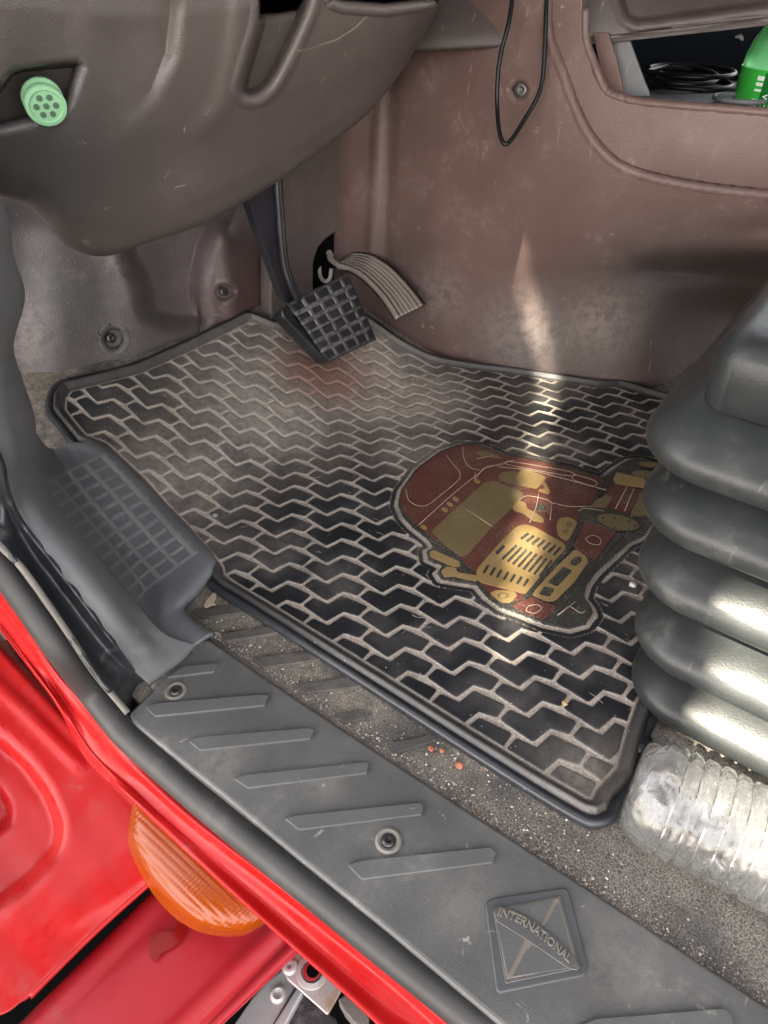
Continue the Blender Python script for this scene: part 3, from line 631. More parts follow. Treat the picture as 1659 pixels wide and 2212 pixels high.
for i, rw in enumerate(sb):
    if i < 4: md = [('x', (.119, .119, .1185, .1175)[i]), ('x', (.114, .114, .1135, .112)[i]), ('x', (.113, .112, .110, .107)[i]), ('x', (.112, .111, .108, .1045)[i])]
    elif i == 4: md = [('x', .1155), ('x', .108), ('x', .1025), ('x', .0985)]
    else: md = [('z', -.013), ('z', -.012), ('z', -.026), ('z', -.026)]
    r_ = [(*p, *m) for p, m in zip(rw, md)]
    a, d_ = r_[0], r_[-1]; ta = T(*a); tdp = T(*d_)
    b_, c_ = r_[1], r_[2]
    sill.append([(a[0]+12, a[1]-14, 'd', ta+.012), a, ((a[0]+b_[0])/2, (a[1]+b_[1])/2, 'd', (ta+T(*b_))/2-.001), b_, ((b_[0]*3+c_[0])/4, (b_[1]*3+c_[1])/4+2, 'd', T(*b_)+.008), c_,
                 ((c_[0]*.6+d_[0]*.4), (c_[1]*.6+d_[1]*.4), 'd', T(*c_)-.001), d_, (d_[0]-3, d_[1]+4, 'd', tdp+.006), (d_[0]+8, d_[1]-4, 'd', tdp+.04)])
rs = patch('door_sill', sill, M['red'], None, (10, 5), thick=.002)
tag(rs, 'glossy red painted steel door sill running below the black seal', 'door sill')

# ------------------------------------------------------------------ lower bodywork
fp = [[(-150, 1240), (-10, 1388), (99, 1503), (205, 1618), (330, 1745), (430, 1840)], [(-160, 1300), (-20, 1430), (80, 1545), (185, 1655), (310, 1770), (400, 1850)], [(-180, 1500), (-50, 1600), (30, 1700), (130, 1790), (250, 1850), (360, 1868)],
      [(-200, 1700), (-90, 1800), (0, 1870), (100, 1930), (200, 1950), (300, 1920)], [(-220, 1950), (-140, 2000), (-60, 2050), (30, 2060), (110, 2045), (190, 2020)], [(-250, 2300), (-180, 2290), (-110, 2260), (-40, 2210), (20, 2185), (60, 2150)]]
fz = [[-.072]*6, [-.070]*6, [-.075]*6, [-.083]*6, [-.093]*6, [-.10]*6]
fend = [[(*p, 'z', z) for p, z in zip(a, b)] for a, b in zip(fp, fz)]
fend = [[(rw[0][0]-380, rw[0][1]-60, 'z', rw[0][3]-.03)]+rw for rw in fend]
fend = [[(x+10, y-10, 'd', T(x, y, m, v)+.05) for x, y, m, v in fend[0]]]+fend
fend = [rw+[(rw[-1][0]+4, rw[-1][1]+4, 'd', T(*rw[-1])+.004), (rw[-1][0]+2, rw[-1][1]+2, 'd', T(*rw[-1])+.05)] for rw in fend]
basin = round_poly([(-80, 1540), (0, 1588), (60, 1640), (110, 1705), (141, 1780), (132, 1838), (80, 1900), (0, 1962), (-90, 2010)], 30)
def frel(X, Y):
    d = .016*sstep(12, -22, sdf(basin, X, Y))
    inner = round_poly([(-80, 1640), (0, 1700), (25, 1735), (30, 1770), (0, 1800), (-80, 1850)], 14)
    d = d+.008*sstep(6, -8, sdf(inner, X, Y))
    l1 = linedist([(-60, 1430), (60, 1540), (170, 1650)], X, Y)
    return d-.003*np.exp(-(l1/14)**2)+.0004*np.sin(X*.05)*np.cos(Y*.04)
fe = patch('cab_corner_panel', fend, M['red'], None, (14, 14), relief=frel, thick=.002); tag(fe, 'curved bright red body panel with a rounded basin at the lower left', 'body panel')
lo = []
for t in np.linspace(0, 1, 5):
    a = np.array((366, 1900))*(1-t)+np.array((-34, 2300))*t; b = np.array((655, 2035))*(1-t)+np.array((385, 2290))*t
    lo.append([(a[0]+4, a[1]-2, 'd', T(*a, 'z', -.125)+.04)]+[(a[0]*(1-s)+b[0]*s, a[1]*(1-s)+b[1]*s, 'z', -.125+.004*math.sin(s*3)) for s in np.linspace(0, 1, 7)]+[(b[0]+2, b[1]+2, 'd', T(*b, 'z', -.125)+.03)])
def lrel(X, Y):
    l1 = linedist([(620, 1985), (340, 2260)], X, Y); l2 = linedist([(655, 2015), (400, 2270)], X, Y)
    return -.004*np.exp(-(l1/16)**2)+.006*sstep(30, 8, l2)-.004*np.exp(-(linedist([(640, 2040), (395, 2290)], X, Y)/7)**2)
l2 = patch('step_fairing', lo, M['red_dirty'], None, (16, 10), relief=lrel, thick=.002); tag(l2, 'dusty pinkish red fairing panel below the amber lamp with a clear wet patch', 'body panel')
# wet patch
M['wet'] = red_paint('wet_red_paint', (.20, .004, .003), 0, .2)
wp = slab('wet_patch', [C5(*p) for p in smooth_poly([(645, 1285), (690, 1240), (750, 1235), (770, 1190), (820, 1185), (800, 1240), (770, 1290), (700, 1330), (680, 1360), (650, 1350)], 3, True)], 'z', -.1165, .0006, M['wet'], l2, 0)
# dark underbody
ub = mk('underbody', [(.0, -.6, -.42), (1.2, -.6, -.42), (1.2, 1.4, -.42), (-.6, 1.4, -.42), (-.6, -.6, -.42)], [(0, 1, 2, 3, 4)], M['void']); tag(ub, kind='structure')
# amber lamp
lp = thing('side_lamp', tuple(P(430, 1880, 'z', -.11)), 'amber half round side marker lamp with a ribbed lens under the red sill', 'side lamp')
chord = [(300, 1715), (345, 1750), (400, 1803), (455, 1850), (510, 1900), (560, 1945), (592, 1972)]
arcp = [(288, 1760), (283, 1820), (322, 1905), (375, 1970), (440, 2008), (520, 2014), (572, 1988)]
rows = []
for t in np.linspace(0, 1, 9):
    rw = []
    for i, (a, b) in enumerate(zip(chord, arcp)):
        s = i/6; px = a[0]*(1-t)+b[0]*t; py = a[1]*(1-t)+b[1]*t
        hgt = .030*math.sqrt(max(0, 1-t**2.6))*(.35+.65*math.sin(math.pi*(.08+.84*s))**.6)
        rw.append((px, py, 'z', -.066+hgt))
    rows.append(rw)
m, p = base('amber_lens', (.36, .062, .004), .22, .25, .0); p.inputs['Transmission Weight'].default_value = .45; p.inputs['IOR'].default_value = 1.45; p.inputs['Subsurface Weight'].default_value = .0
M['amber'] = m
lens = patch('lens', rows, m, lp, (16, 26), thick=.0022, relief=lambda X, Y: .00028*np.abs(np.sin((X*.7+Y*.72)*.36))+.00012*np.sin((X*.7-Y*.72)*.42))
mm, p = base('lamp_reflector', (.75, .33, .06), .3, .5); p.inputs['Metallic'].default_value = .6
slab('reflector', [(x*.94+26, y*.94+112) for x, y in chord+arcp[::-1]], 'z', -.071, .01, mm, lp, .002)
slab('base', chord+arcp[::-1], 'z', -.0775, .006, M['red_dirty'], lp, .002)
E8 = lambda x, y: (564+.26*x, 1924.5+.26*y)
br = thing('hinge_bracket', tuple(P(*E8(420, 700), 'z', -.16)), 'pale galvanised bracket with a round hole and one rivet, rusty at its lower corner', 'bracket')
M['galv'] = plastic('galvanised_steel', (.40, .37, .37), .4, .1, 500, .3, (.3, .16, .06), spots=[(P(*E8(590, 960), 'z', -.16), .012, .95), (P(*E8(640, 860), 'z', -.16), .01, .8)], mott=.12); M['galv'].node_tree.nodes['Principled BSDF'].inputs['Metallic'].default_value = .3
M['alu'] = plastic('step_aluminium', (.45, .45, .46), .38, .1, 500, .3, (.2, .2, .2), mott=.15); M['alu'].node_tree.nodes['Principled BSDF'].inputs['Metallic'].default_value = .6
slab('plate', [E8(*p) for p in ((180, 620), (200, 545), (260, 510), (340, 495), (480, 560), (680, 800), (560, 1015), (545, 1022), (330, 830), (215, 730))], 'z', -.16, .004, M['galv'], br, .001, r=3)
lathe('hole_flange', P(*E8(425, 668), 'z', -.1595), (0, 0, 1), [(.0125, -.001), (.012, .0012), (.0085, .002), (.0075, -.001)], M['galv'], br)
lathe('hole', P(*E8(422, 668), 'z', -.1585), (0, 0, 1), [(.0066, 0), (.0066, .0008), (.0055, .001)], M['red_dirty'], br); lathe('hole', P(*E8(430, 664), 'z', -.1576), (0, 0, 1), [(.0048, 0), (.0048, .0006)], M['void'], br)
lathe('rivet', P(*E8(238, 628), 'z', -.1585), (0, 0, 1), [(.006, -.001), (.0057, .001), (.004, .0022), (.002, .002), (.0015, .0002)], M['galv'], br)
stp = thing('cab_step', tuple(P(*E8(100, 900), 'z', -.2)), 'brushed aluminium step frame with one rivet below the hinge bracket', 'step')
slab('frame', [E8(*p) for p in ((-500, 1500), (-60, 870), (60, 740), (190, 640), (350, 840), (180, 1160), (0, 1500))], 'z', -.2, .01, M['alu'], stp, .002)
slab('seam', [E8(*p) for p in ((285, 790), (305, 800), (110, 1105), (70, 1180), (60, 1170))], 'z', -.1985, .002, M['black'], stp)
lathe('rivet', P(*E8(140, 860), 'z', -.199), (0, 0, 1), [(.0062, -.001), (.006, .001), (.004, .0022), (.0015, .001)], M['galv'], stp)
slab('insert', [E8(*p) for p in ((330, 842), (620, 1060), (700, 1300), (100, 1300), (200, 1100))], 'z', -.215, .01, plastic('gritty_black', (.03, .025, .03), .6, .5, 700, .5), stp, .002)
cl = slab('plastic_clip', [E8(*p) for p in ((640, 900), (700, 860), (760, 900), (860, 1000), (900, 1060), (860, 1150), (780, 1100), (700, 1010))], 'z', -.17, .015, plastic('clip_grey', (.13, .11, .105), .5), None, .003, r=4)
tag(cl, 'grey plastic harness clip beside the rusty end of the bracket', 'clip')

# ------------------------------------------------------------------ firewall trim
fw = thing('firewall_panel', tuple(P(350, 700, 'y', .68)), 'brown grey moulded firewall panel with two recessed screws behind the brake pedal', 'trim panel')
colp = [-60, 40, 130, 220, 300, 380, 450, 520, 600, 700, 800]; yv = [.728, .724, .705, .695, .682, .680, .674, .676, .68, .685, .69]
rowsp = [330, 420, 500, 580, 660, 740, 820, 900]
fwc = [[(c, r_, 'y', y_+(.02 if r_ < 480 else 0)) for c, y_ in zip(colp, yv)] for r_ in rowsp]
rec = [(240, 430), (262, 540), (295, 610), (322, 690), (432, 700), (430, 620), (445, 540), (470, 430)]
rec_s = smooth_poly(rec, 4, True)
def fwrel(X, Y):
    d = .034*sstep(26, -30, sdf(rec_s, X, Y))
    for cx, cy, r_ in ((245, 731, 27), (484, 630, 22)):
        q = np.hypot(X-cx, (Y-cy)); d = d+.009*sstep(r_+2, r_-3, q)-.0015*np.exp(-((q-r_-2)/3)**2)
    d = d-.014*np.exp(-((X-490-(Y-600)*.12)/22)**2)*sstep(460, 520, Y)*sstep(760, 640, Y)
    d = d+.012*np.exp(-((X-433-(Y-700)*.1)/5)**2)*sstep(640, 665, Y)
    return d
patch('moulding', fwc, M['wall'], fw, (30, 30), relief=fwrel, thick=.004)
for (a, yy, r_) in (((240, 731), .692, .0085), ((484, 630), .6665, .0085)):
    c = P(*a, 'y', yy); screw(c, (-.15, -1, .25), r_*1.25, fw, washer=False)
M['rustring'] = plastic('rusty_ring', (.22, .11, .08), .6, .2)
q_ = P(484, 630, 'y', .671); tube('recess_rim', [q_+.0125*(math.cos(t)*np.array([1, 0, 0])+math.sin(t)*np.array([0, .1, 1])) for t in np.linspace(0, 6.283, 25)[:-1]], .0016, M['rustring'], fw, n=1, closed=True)

# engine cover with the console in it
ec = thing('engine_cover', tuple(P(1100, 700, 'x', .79)), 'tall brown plastic engine cover bulging beside the pedals, dusty near the floor', 'engine cover')
cpx = [725, 785, 850, 950, 1100, 1250, 1400, 1500, 1600, 1740]
tab = {-80: [.785, .78, .78, .775, .77, .77, .78, .79, .80, .82], 60: [.78, .778, .778, .775, .768, .766, .775, .785, .795, .815], 200: [.775, .772, .772, .77, .762, .76, .768, .775, .785, .80], 350: [.765, .765, .766, .765, .76, .76, .768, .775, .785, .80],
       480: [.76, .76, .76, .76, .765, .77, .782, .79, .80, .82], 550: [.757, .757, .757, .76, .768, .782, .80, .812, .828, .855], 610: [.755, .756, .757, .76, .772, .797, .832, .88, .96, 1.08], 680: [.752, .755, .757, .763, .777, .808, .850, .94, 1.10, 1.30],
       800: [.75, .755, .757, .765, .78, .812, .856, .97, 1.14, 1.36], 920: [.75, .755, .757, .765, .78, .812, .856, .97, 1.14, 1.36]}
ecc = [[(c, r_, 'x', v) for c, v in zip(cpx, vs)] for r_, vs in tab.items()]
ridge = smooth_poly([(1186, 60), (1192, 95), (1218, 160), (1241, 224), (1272, 288), (1320, 343), (1368, 369), (1448, 390), (1544, 406), (1659, 419), (1800, 432)], 6)
inner = np.concatenate([ridge, [(1800, -200), (1186, -200)]])
opening = np.array(list(round_poly([(1262, -200), (1266, 88), (1284, 140), (1303, 190), (1330, 207), (1384, 221), (1480, 230), (1659, 244), (1820, 256), (1820, -200)], 10)))
def ecrel(X, Y):
    d = -.0025*np.exp(-(linedist(ridge, X, Y)/4.5)**2)+.006*sstep(3, -5, sdf(inner, X, Y))
    q = np.hypot(X-1124, Y-194); d = d+.007*sstep(24, 19, q)-.001*np.exp(-((q-25)/3)**2)
    d = d+.004*np.exp(-(linedist([(850, 80), (845, 350), (835, 560)], X, Y)/16)**2)-.003*np.exp(-(linedist([(822, 60), (815, 350), (800, 600)], X, Y)/10)**2)
    d = d+.034*np.exp(-((Y-580-(X-1500)*.01)/26)**2)*sstep(1330, 1450, X)
    return d
patch('moulding', ecc, M['cover'], ec, (32, 42), relief=ecrel, cut=opening, thick=.004)
screw(P(1126, 194, 'x', .763), (-1, -.2, .1), .0150, ec, washer=False)
Cf = np.array([[(a[0], a[1], T(*a)) for a in row] for row in ecc]); Cf = up(up(Cf, 32, 0), 42, 1).reshape(-1, 3)
def on_cover(x, y, dd=0):
    k = np.argmin((Cf[:, 0]-x)**2+(Cf[:, 1]-y)**2); return O3+(Cf[k, 2]+float(ecrel(np.array([x*1.]), np.array([y*1.]))[0])+dd)*ray(x, y)
tube('opening_rim', [on_cover(x, y, -.0005) for x, y in smooth_poly([(1264, 20), (1266, 88), (1284, 140), (1303, 188), (1318, 203), (1340, 211), (1384, 221), (1480, 230), (1570, 237), (1659, 244), (1800, 256)], 4)], .0044, M['cover'], ec, n=2, seg=14)
# inside of the console
tr = thing('console_tray', tuple(P(1450, 210, 'd', .85)), 'open console tray with grey side cheeks and a dark back wall at the upper right', 'tray')
slab('cheek', [(1284, 70), (1316, 70), (1335, 130), (1350, 200), (1322, 198), (1303, 165)], 'x', .80, .004, M['cover'], tr, .001, nrm=(1, 0, 0))
slab('cheek', [(1316, 70), (1360, 80), (1402, 195), (1405, 207), (1345, 208), (1335, 150)], 'x', .815, .004, M['trim'], tr, .001, nrm=(1, 0, 0))
M['tray'] = plastic('tray_plastic', (.055, .06, .066), .55, .6, 700, .5, (.25, .22, .2), mott=.3)
tf = patch('tray_floor', [[(1290, 215, 'd', .83), (1400, 225, 'd', .80), (1500, 235, 'd', .78), (1620, 248, 'd', .76), (1800, 262, 'd', .74)], [(1300, 200, 'd', .87), (1400, 206, 'd', .86), (1500, 210, 'd', .84), (1620, 215, 'd', .83), (1800, 225, 'd', .81)],
     [(1300, 190, 'd', 1.0), (1400, 196, 'd', .98), (1500, 182, 'd', .97), (1620, 175, 'd', .96), (1800, 180, 'd', .95)]], M['tray'], tr, (10, 10), thick=.003)
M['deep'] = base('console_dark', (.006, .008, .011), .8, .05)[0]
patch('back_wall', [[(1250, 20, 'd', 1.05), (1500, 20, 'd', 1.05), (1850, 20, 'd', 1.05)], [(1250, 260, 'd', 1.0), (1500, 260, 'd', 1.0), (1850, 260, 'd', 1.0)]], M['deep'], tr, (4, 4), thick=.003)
lathe('screw', P(1594, 87, 'd', 1.035), -ray(1594, 87), [(.008, -.002), (.0075, .001), (.005, .002), (.002, .001)], M['screw'], tr)
cr_ = thing('cup_ring', tuple(P(1600, 212, 'd', .80)), 'pale ring of the cup holder around the green bottle', 'cup holder')
cc = P(1602, 212, 'd', .80); tube('ring', [cc+.030*(math.cos(t)*np.array([1, 0, 0])+math.sin(t)*np.array([0, 1, 0])) for t in np.linspace(0, 6.283, 33)[:-1]], .0028, M['trim'], cr_, n=1, closed=True)
# coiled cable
cb = [];
for k in range(4):
    for t in np.linspace(0, 6.283, 24)[:-1]:
        cb.append(P(1490+22*math.sin(k*2.1), 182-7*k, 'd', .92)+(.052+.006*math.sin(k*2.3))*(math.cos(t+k)*np.array([.6, -.8, 0])+math.sin(t+k)*np.array([.8, .6, .12*math.sin(k)]))+np.array([0, 0, .0012*k+.0002*t]))
cb = tube('coiled_cable', cb, .0028, M['cable'], None, n=2); tag(cb, 'black cable coiled in loops in the console tray', 'cable')

# dash lower lip above the console
M['dash2'] = plastic('upper_dash_plastic', (.055, .043, .040), .45, .5, 1000, .1, mott=.06)
du = patch('lower_dashboard', [[(820, -90, 'd', .74), (1000, -90, 'd', .72), (1150, -90, 'd', .70), (1300, -90, 'd', .68), (1450, -90, 'd', .67), (1750, -90, 'd', .64)],
   [(830, 20, 'd', .74), (1000, 10, 'd', .72), (1150, 0, 'd', .70), (1300, -5, 'd', .68), (1450, -20, 'd', .67), (1750, -30, 'd', .64)],
   [(850, 98, 'd', .745), (1000, 92, 'd', .725), (1150, 84, 'd', .705), (1300, 78, 'd', .69), (1450, 62, 'd', .67), (1750, 30, 'd', .64)],
   [(850, 104, 'd', .76), (1000, 98, 'd', .74), (1150, 90, 'd', .72), (1300, 84, 'd', .70), (1450, 68, 'd', .685), (1750, 36, 'd', .655)],
   [(850, 100, 'd', .84), (1000, 94, 'd', .82), (1150, 86, 'd', .82), (1300, 80, 'd', .84), (1450, 64, 'd', .86), (1750, 32, 'd', .86)]], M['dash2'], None, (14, 20),
   relief=lambda X, Y: .008*sstep(6, -8, sdf([(1325, -150), (1340, 10), (1352, 40), (1375, 52), (1420, 48), (1659, 14), (1800, 0), (1800, -150)], X, Y))-.003*np.exp(-(linedist([(1318, -100), (1330, 10), (1345, 45), (1370, 60), (1420, 54), (1659, 22), (1800, 5)], X, Y)/6)**2), thick=.003)
tag(du, 'brown lower edge of the dashboard crossing the top right above the console', 'dashboard')

# green bottle
gb = thing('green_bottle', tuple(P(1700, 212, 'd', .84)), 'green plastic drink bottle with a green and yellow label standing in the cup holder', 'bottle')
m, p = base('green_pet', (.30, .80, .42), .12, .5); p.inputs['Transmission Weight'].default_value = .6; M['gpet'] = m
bc = P(1704, 235, 'd', .82); RB = .064
lathe('bottle_body', bc, (0, 0, 1), [(RB*.9, -.03), (RB*.985, -.02), (RB*.985, .040), (RB, .045), (RB*.99, .054), (RB*.93, .067), (RB*.8, .082), (RB*.6, .096), (RB*.35, .11), (RB*.25, .13)], M['gpet'], gb, 48)
M['lab_g'] = plastic('label_green', (.04, .42, .05), .35, .02, 100, .02, scratch=0, mott=.05); M['lab_y'] = base('label_yellow', (.85, .75, .02), .35)[0]; M['white'] = base('label_white', (.7, .75, .72), .4)[0]; M['lab_d'] = base('label_dark_green', (.008, .13, .02), .35)[0]
def wrap(name, a0, a1, z0, z1, mat, rr, parent, n=24):
    V = []; 
    for k in range(n+1):
        t = a0+(a1-a0)*k/n
        za, zb = (z0(k/n), z1(k/n)) if callable(z0) else (z0, z1)
        for z in (za, zb):
            for r_ in (rr, rr+.0006): V.append((bc[0]+r_*math.cos(t), bc[1]+r_*math.sin(t), bc[2]+z))
    F = []
    for k in range(n):
        b = k*4; F += [(b, b+4, b+6, b+2), (b+1, b+3, b+7, b+5), (b+2, b+6, b+7, b+3), (b, b+1, b+5, b+4)]
    F += [(0, 2, 3, 1), (n*4, n*4+1, n*4+3, n*4+2)]
    return mk(name, V, F, mat, parent, smooth=False)
lab = wrap('label', 0, 6.2831, -.012, .042, M['lab_g'], RB+.0004, gb, 64)
ca = math.atan2(-bc[1], -bc[0])               # direction from the bottle to where we stand
la = ca+R(18)
def ang_at(px):                               # angle on the bottle seen at image column px
    d = ray(px, 200); best = None
    for k in np.linspace(0, 6.283, 720):
        q = np.array([bc[0]+RB*math.cos(k), bc[1]+RB*math.sin(k)]); v = np.array([q[0], q[1], 0.28-CH])
        X = 829.5+FPX*np.dot(v, rv)/np.dot(v, fv)
        if np.dot(q, np.array([math.cos(k), math.sin(k)])) < 0:
            if best is None or abs(X-px) < best[0]: best = (abs(X-px), k)
    return best[1]
a1, a2, a3 = ang_at(1605), ang_at(1618), ang_at(1640)
for k in range(10):
    z = -.010+k*.0053
    if k % 2 == 0 or k in (3, 7): wrap('barcode_bar', min(a1, a2), max(a1, a2), z, z+.0022+.001*(k % 3), M['white'], RB+.0012, lab, 6)
wrap('label_panel', min(a2, a3), max(a2, a3), -.012, .040, M['lab_d'], RB+.0012, lab, 10)
tv, tf_ = text_mesh('CRV'); tv = tv*.0085; sg = 1 if a3 > a2 else -1
mk('label_lettering', [(bc[0]+(RB+.0022)*math.cos(a2+sg*(.06+q[1]/RB)), bc[1]+(RB+.0022)*math.sin(a2+sg*(.06+q[1]/RB)), bc[2]+.004+q[0]) for q in tv], tf_, M['white'], lab, smooth=False)
yl = wrap('yellow_wave', min(a3, a3+(1.3 if a3 > a2 else -1.3)), max(a3, a3+(1.3 if a3 > a2 else -1.3)), lambda t: -.013, lambda t: .006+.016*((1-t) if a3 < a2 else t)*1.0, M['lab_y'], RB+.0013, lab, 20)

# ------------------------------------------------------------------ cab roof and rear wall
def boxm(name, lo_, hi_, mat):
    V = [(x, y, z) for z in (lo_[2], hi_[2]) for y in (lo_[1], hi_[1]) for x in (lo_[0], hi_[0])]
    return mk(name, V, [(0, 2, 3, 1), (4, 5, 7, 6), (0, 1, 5, 4), (2, 6, 7, 3), (0, 4, 6, 2), (1, 3, 7, 5)], mat, None, smooth=False)
M['liner'] = base('roof_lining', (.16, .14, .13), .9, .1)[0]
tag(boxm('cab_roof', (.10, -1.1, 1.15), (2.2, .75, 1.19), M['liner']), 'grey lined roof over the cab', 'roof')
tag(boxm('dashboard_top', (.22, .40, .60), (2.2, .82, .63), M['dash2']), 'dark brown top of the dashboard above the knee panel', 'dashboard')
tag(boxm('cab_front_wall', (-.1, .80, -.3), (2.2, .84, .60), M['liner']), 'plain front wall of the cab behind the firewall panel', 'wall')
tag(boxm('cab_rear_wall', (.14, -1.1, -.1), (2.2, -1.06, 1.14), M['liner']), 'grey lined rear wall of the cab', 'wall')
# ------------------------------------------------------------------ added unseen sheet shading the cab; gaps cut to shape the sun patches
sv_ = np.array(sdir); e1 = np.cross(sv_, [0, 0, 1.]); e1 /= np.linalg.norm(e1); e2 = np.cross(e1, sv_); DB = 3.0
def onb(p): p = np.asarray(p); return float(p@e1), float(p@e2)
sa, sb_ = onb(P(1100, 1440, 'z', .01)), onb(P(1092, 450, 'x', .765))
sa2 = onb(P(1180, 800, 'x', .785))
bw = [onb(q) for q in ((.335, .000, .175), (.34, -.035, .19), (.34, -.12, .19), (.30, -.16, .03), (.27, -.09, .045), (.27, -.03, .055), (.30, -.005, .08))]
aw = np.arange(-1.3, 1.3, .0125); AU, AV = np.meshgrid(aw, aw)
c0 = onb((.45, .25, .1)); AU = AU+c0[0]; AV = AV+c0[1]
ld = linedist([sa, sa2, sb_], AU, AV); hs = np.minimum(ld-.0062, sdf(bw, AU, AV))
Va = (AU[..., None]*e1+AV[..., None]*e2+sv_*DB).reshape(-1, 3)
Fa = quads(len(aw), len(aw)); hf = hs.ravel()[Fa].mean(1); Fa = Fa[hf > 0]
aw_ = mk('shade_sheet', Va, Fa, M['deep'], None, smooth=False); s_ = aw_.modifiers.new('solid', 'SOLIDIFY'); s_.thickness = .004
tag(aw_, 'added unseen dark sheet high outside the door, cut to shape the sun patches', 'shade_sheet')

# ------------------------------------------------------------------ dash knee panel
dp = thing('knee_panel', tuple(P(500, 300, 'd', .55)), 'large rounded brown grey dashboard knee panel with a scooped slot, top left', 'dashboard')
Tt = [(-160, -80), (-80, -80), (0, -80), (70, -80), (140, -80), (210, -80), (290, -80), (375, -80), (460, -80), (545, -80), (630, -80), (720, -80), (810, -80), (885, -80), (945, -80), (985, -80)]
Bb = [(-160, 385), (-80, 395), (0, 412), (60, 432), (105, 475), (150, 522), (225, 543), (330, 510), (440, 474), (540, 420), (630, 362), (715, 300), (795, 235), (862, 150), (912, 70), (950, -5)]
dT = [.36, .37, .38, .39, .40, .41, .43, .45, .47, .49, .51, .53, .55, .57, .59, .60]; dB = [.46, .475, .49, .51, .53, .55, .575, .60, .625, .65, .675, .695, .705, .70, .69, .67]
dpc = []
Tt = [(-420, -80)]+Tt; Bb = [(-420, 340)]+Bb; dT = [.33]+dT; dB = [.42]+dB
for t in (-.6, 0, .2, .4, .6, .8, .92, 1.0):
    dpc.append([(a[0]*(1-t)+b[0]*t, a[1]*(1-t)+b[1]*t, 'd', (1-t)*p0+t*p1-.022*math.sin(math.pi*max(0, min(1, t*1.05)))*(1 if t < .95 else 0)+(.012 if t == 1.0 else 0)) for a, b, p0, p1 in zip(Tt, Bb, dT, dB)])
dpc.append([(b[0]-2, b[1]-6, 'd', p1+.05) for b, p1 in zip(Bb, dB)]); dpc.append([(b[0]-8, b[1]-22, 'd', p1+.11) for b, p1 in zip(Bb, dB)])
knobrec = round_poly([(-60, 285), (-30, 215), (15, 148), (45, 138), (165, 127), (178, 138), (150, 225), (125, 248), (0, 278)], 10)
scoop = smooth_poly([(552, -90), (553, 30), (532, 110), (514, 175), (515, 200), (530, 211), (556, 209), (585, 185), (612, 140), (638, 85), (660, 35), (674, -10), (684, -90)], 4)
def dprel(X, Y):
    msk = sstep(560, 300, Y)
    d = .030*sstep(7, -9, sdf(knobrec, X, Y))
    d = d+.010*sstep(10, -30, sdf([(-300, -200), (396, -200), (393, 0), (380, 120), (340, 210), (260, 300), (100, 420), (-300, 460)], X, Y))*sstep(330, 60, Y)*sstep(-80, 250, X)
    d = d+.034*sstep(5, -17, sdf(scoop, X, Y))-.003*np.exp(-(np.abs(sdf(scoop, X, Y)-8)/8)**2)*sstep(-120, 60, Y)
    d = d+.10*sstep(4, -4, sdf([(556, -150), (553, 40), (600, 36), (645, 27), (660, 4), (672, -150)], X, Y))
    d = d+.09*sstep(3, -3, sdf([(714, -150), (712, 0), (740, 9), (830, 16), (940, 3), (960, -150)], X, Y))-.003*np.exp(-(linedist([(700, -20), (712, 8), (740, 17), (830, 24), (945, 8)], X, Y)/5)**2)
    d = d+.0025*np.exp(-(linedist([(648, 103), (720, 82), (768, 52), (800, 22)], X, Y)/1.5)**2)*0
    d = d-.004*np.exp(-(linedist([(530, -100), (505, 100), (480, 220), (420, 300)], X, Y)/24)**2)*sstep(320, 200, Y)
    return d
KD = {}
def dpmask(X, Y):
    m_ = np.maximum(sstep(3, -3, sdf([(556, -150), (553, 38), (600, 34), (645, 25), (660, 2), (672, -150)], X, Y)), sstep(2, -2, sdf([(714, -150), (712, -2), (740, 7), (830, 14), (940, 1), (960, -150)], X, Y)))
    sc_2 = np.exp(-(linedist([(640, 106), (665, 100), (720, 82), (762, 56), (790, 28)], X, Y)/1.3)**2)*.8
    for (x0, y0, x1, y1) in ((450, 230, 438, 246), (395, 395, 372, 400), (392, 260, 395, 285), (350, 380, 362, 362), (560, 70, 548, 60), (700, 160, 690, 172)): sc_2 = np.maximum(sc_2, .6*np.exp(-(linedist([(x0, y0), (x1, y1)], X, Y)/1.5)**2))
    return np.where(Y > 300, 0, m_)-sc_2
M['dashk'] = plastic('knee_plastic', (.112, .092, .084), .42, .55, 1000, .08, scratch=.35, mott=.06, spec=.5,
    spots=[(P(360, 350, 'd', .58), .05, .25), (P(330, 370, 'd', .58), .03, .25)], tint=[(P(50, 370, 'd', .46), .14, (.05, .055, .06), .6)])
N, L = nodes(M['dashk']); p_ = N['Principled BSDF']; at = N.new('ShaderNodeAttribute'); at.attribute_name = 'm'
src = p_.inputs['Base Color'].links[0].from_socket; c_ = mixc(N, L, ramp(N, L, at.outputs['Fac'], -.15, -.6), src, (.36, .28, .25))
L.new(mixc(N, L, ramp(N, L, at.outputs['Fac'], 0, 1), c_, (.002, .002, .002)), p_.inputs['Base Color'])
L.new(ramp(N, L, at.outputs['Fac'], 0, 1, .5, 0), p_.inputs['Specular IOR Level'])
patch('moulding', dpc, M['dashk'], dp, (30, 26), relief=dprel, thick=.003, maskf=dpmask)
# long scratch on the panel
M['scr'] = base('pale_scratch', (.36, .29, .26), .6)[0]
# a short lip under the panel edge
slab('under_bracket', [(600, 372), (640, 340), (705, 300), (698, 318), (650, 355), (612, 385)], 'd', .72, .006, M['wall'], dp, .001, nrm=(0, -1, 0))

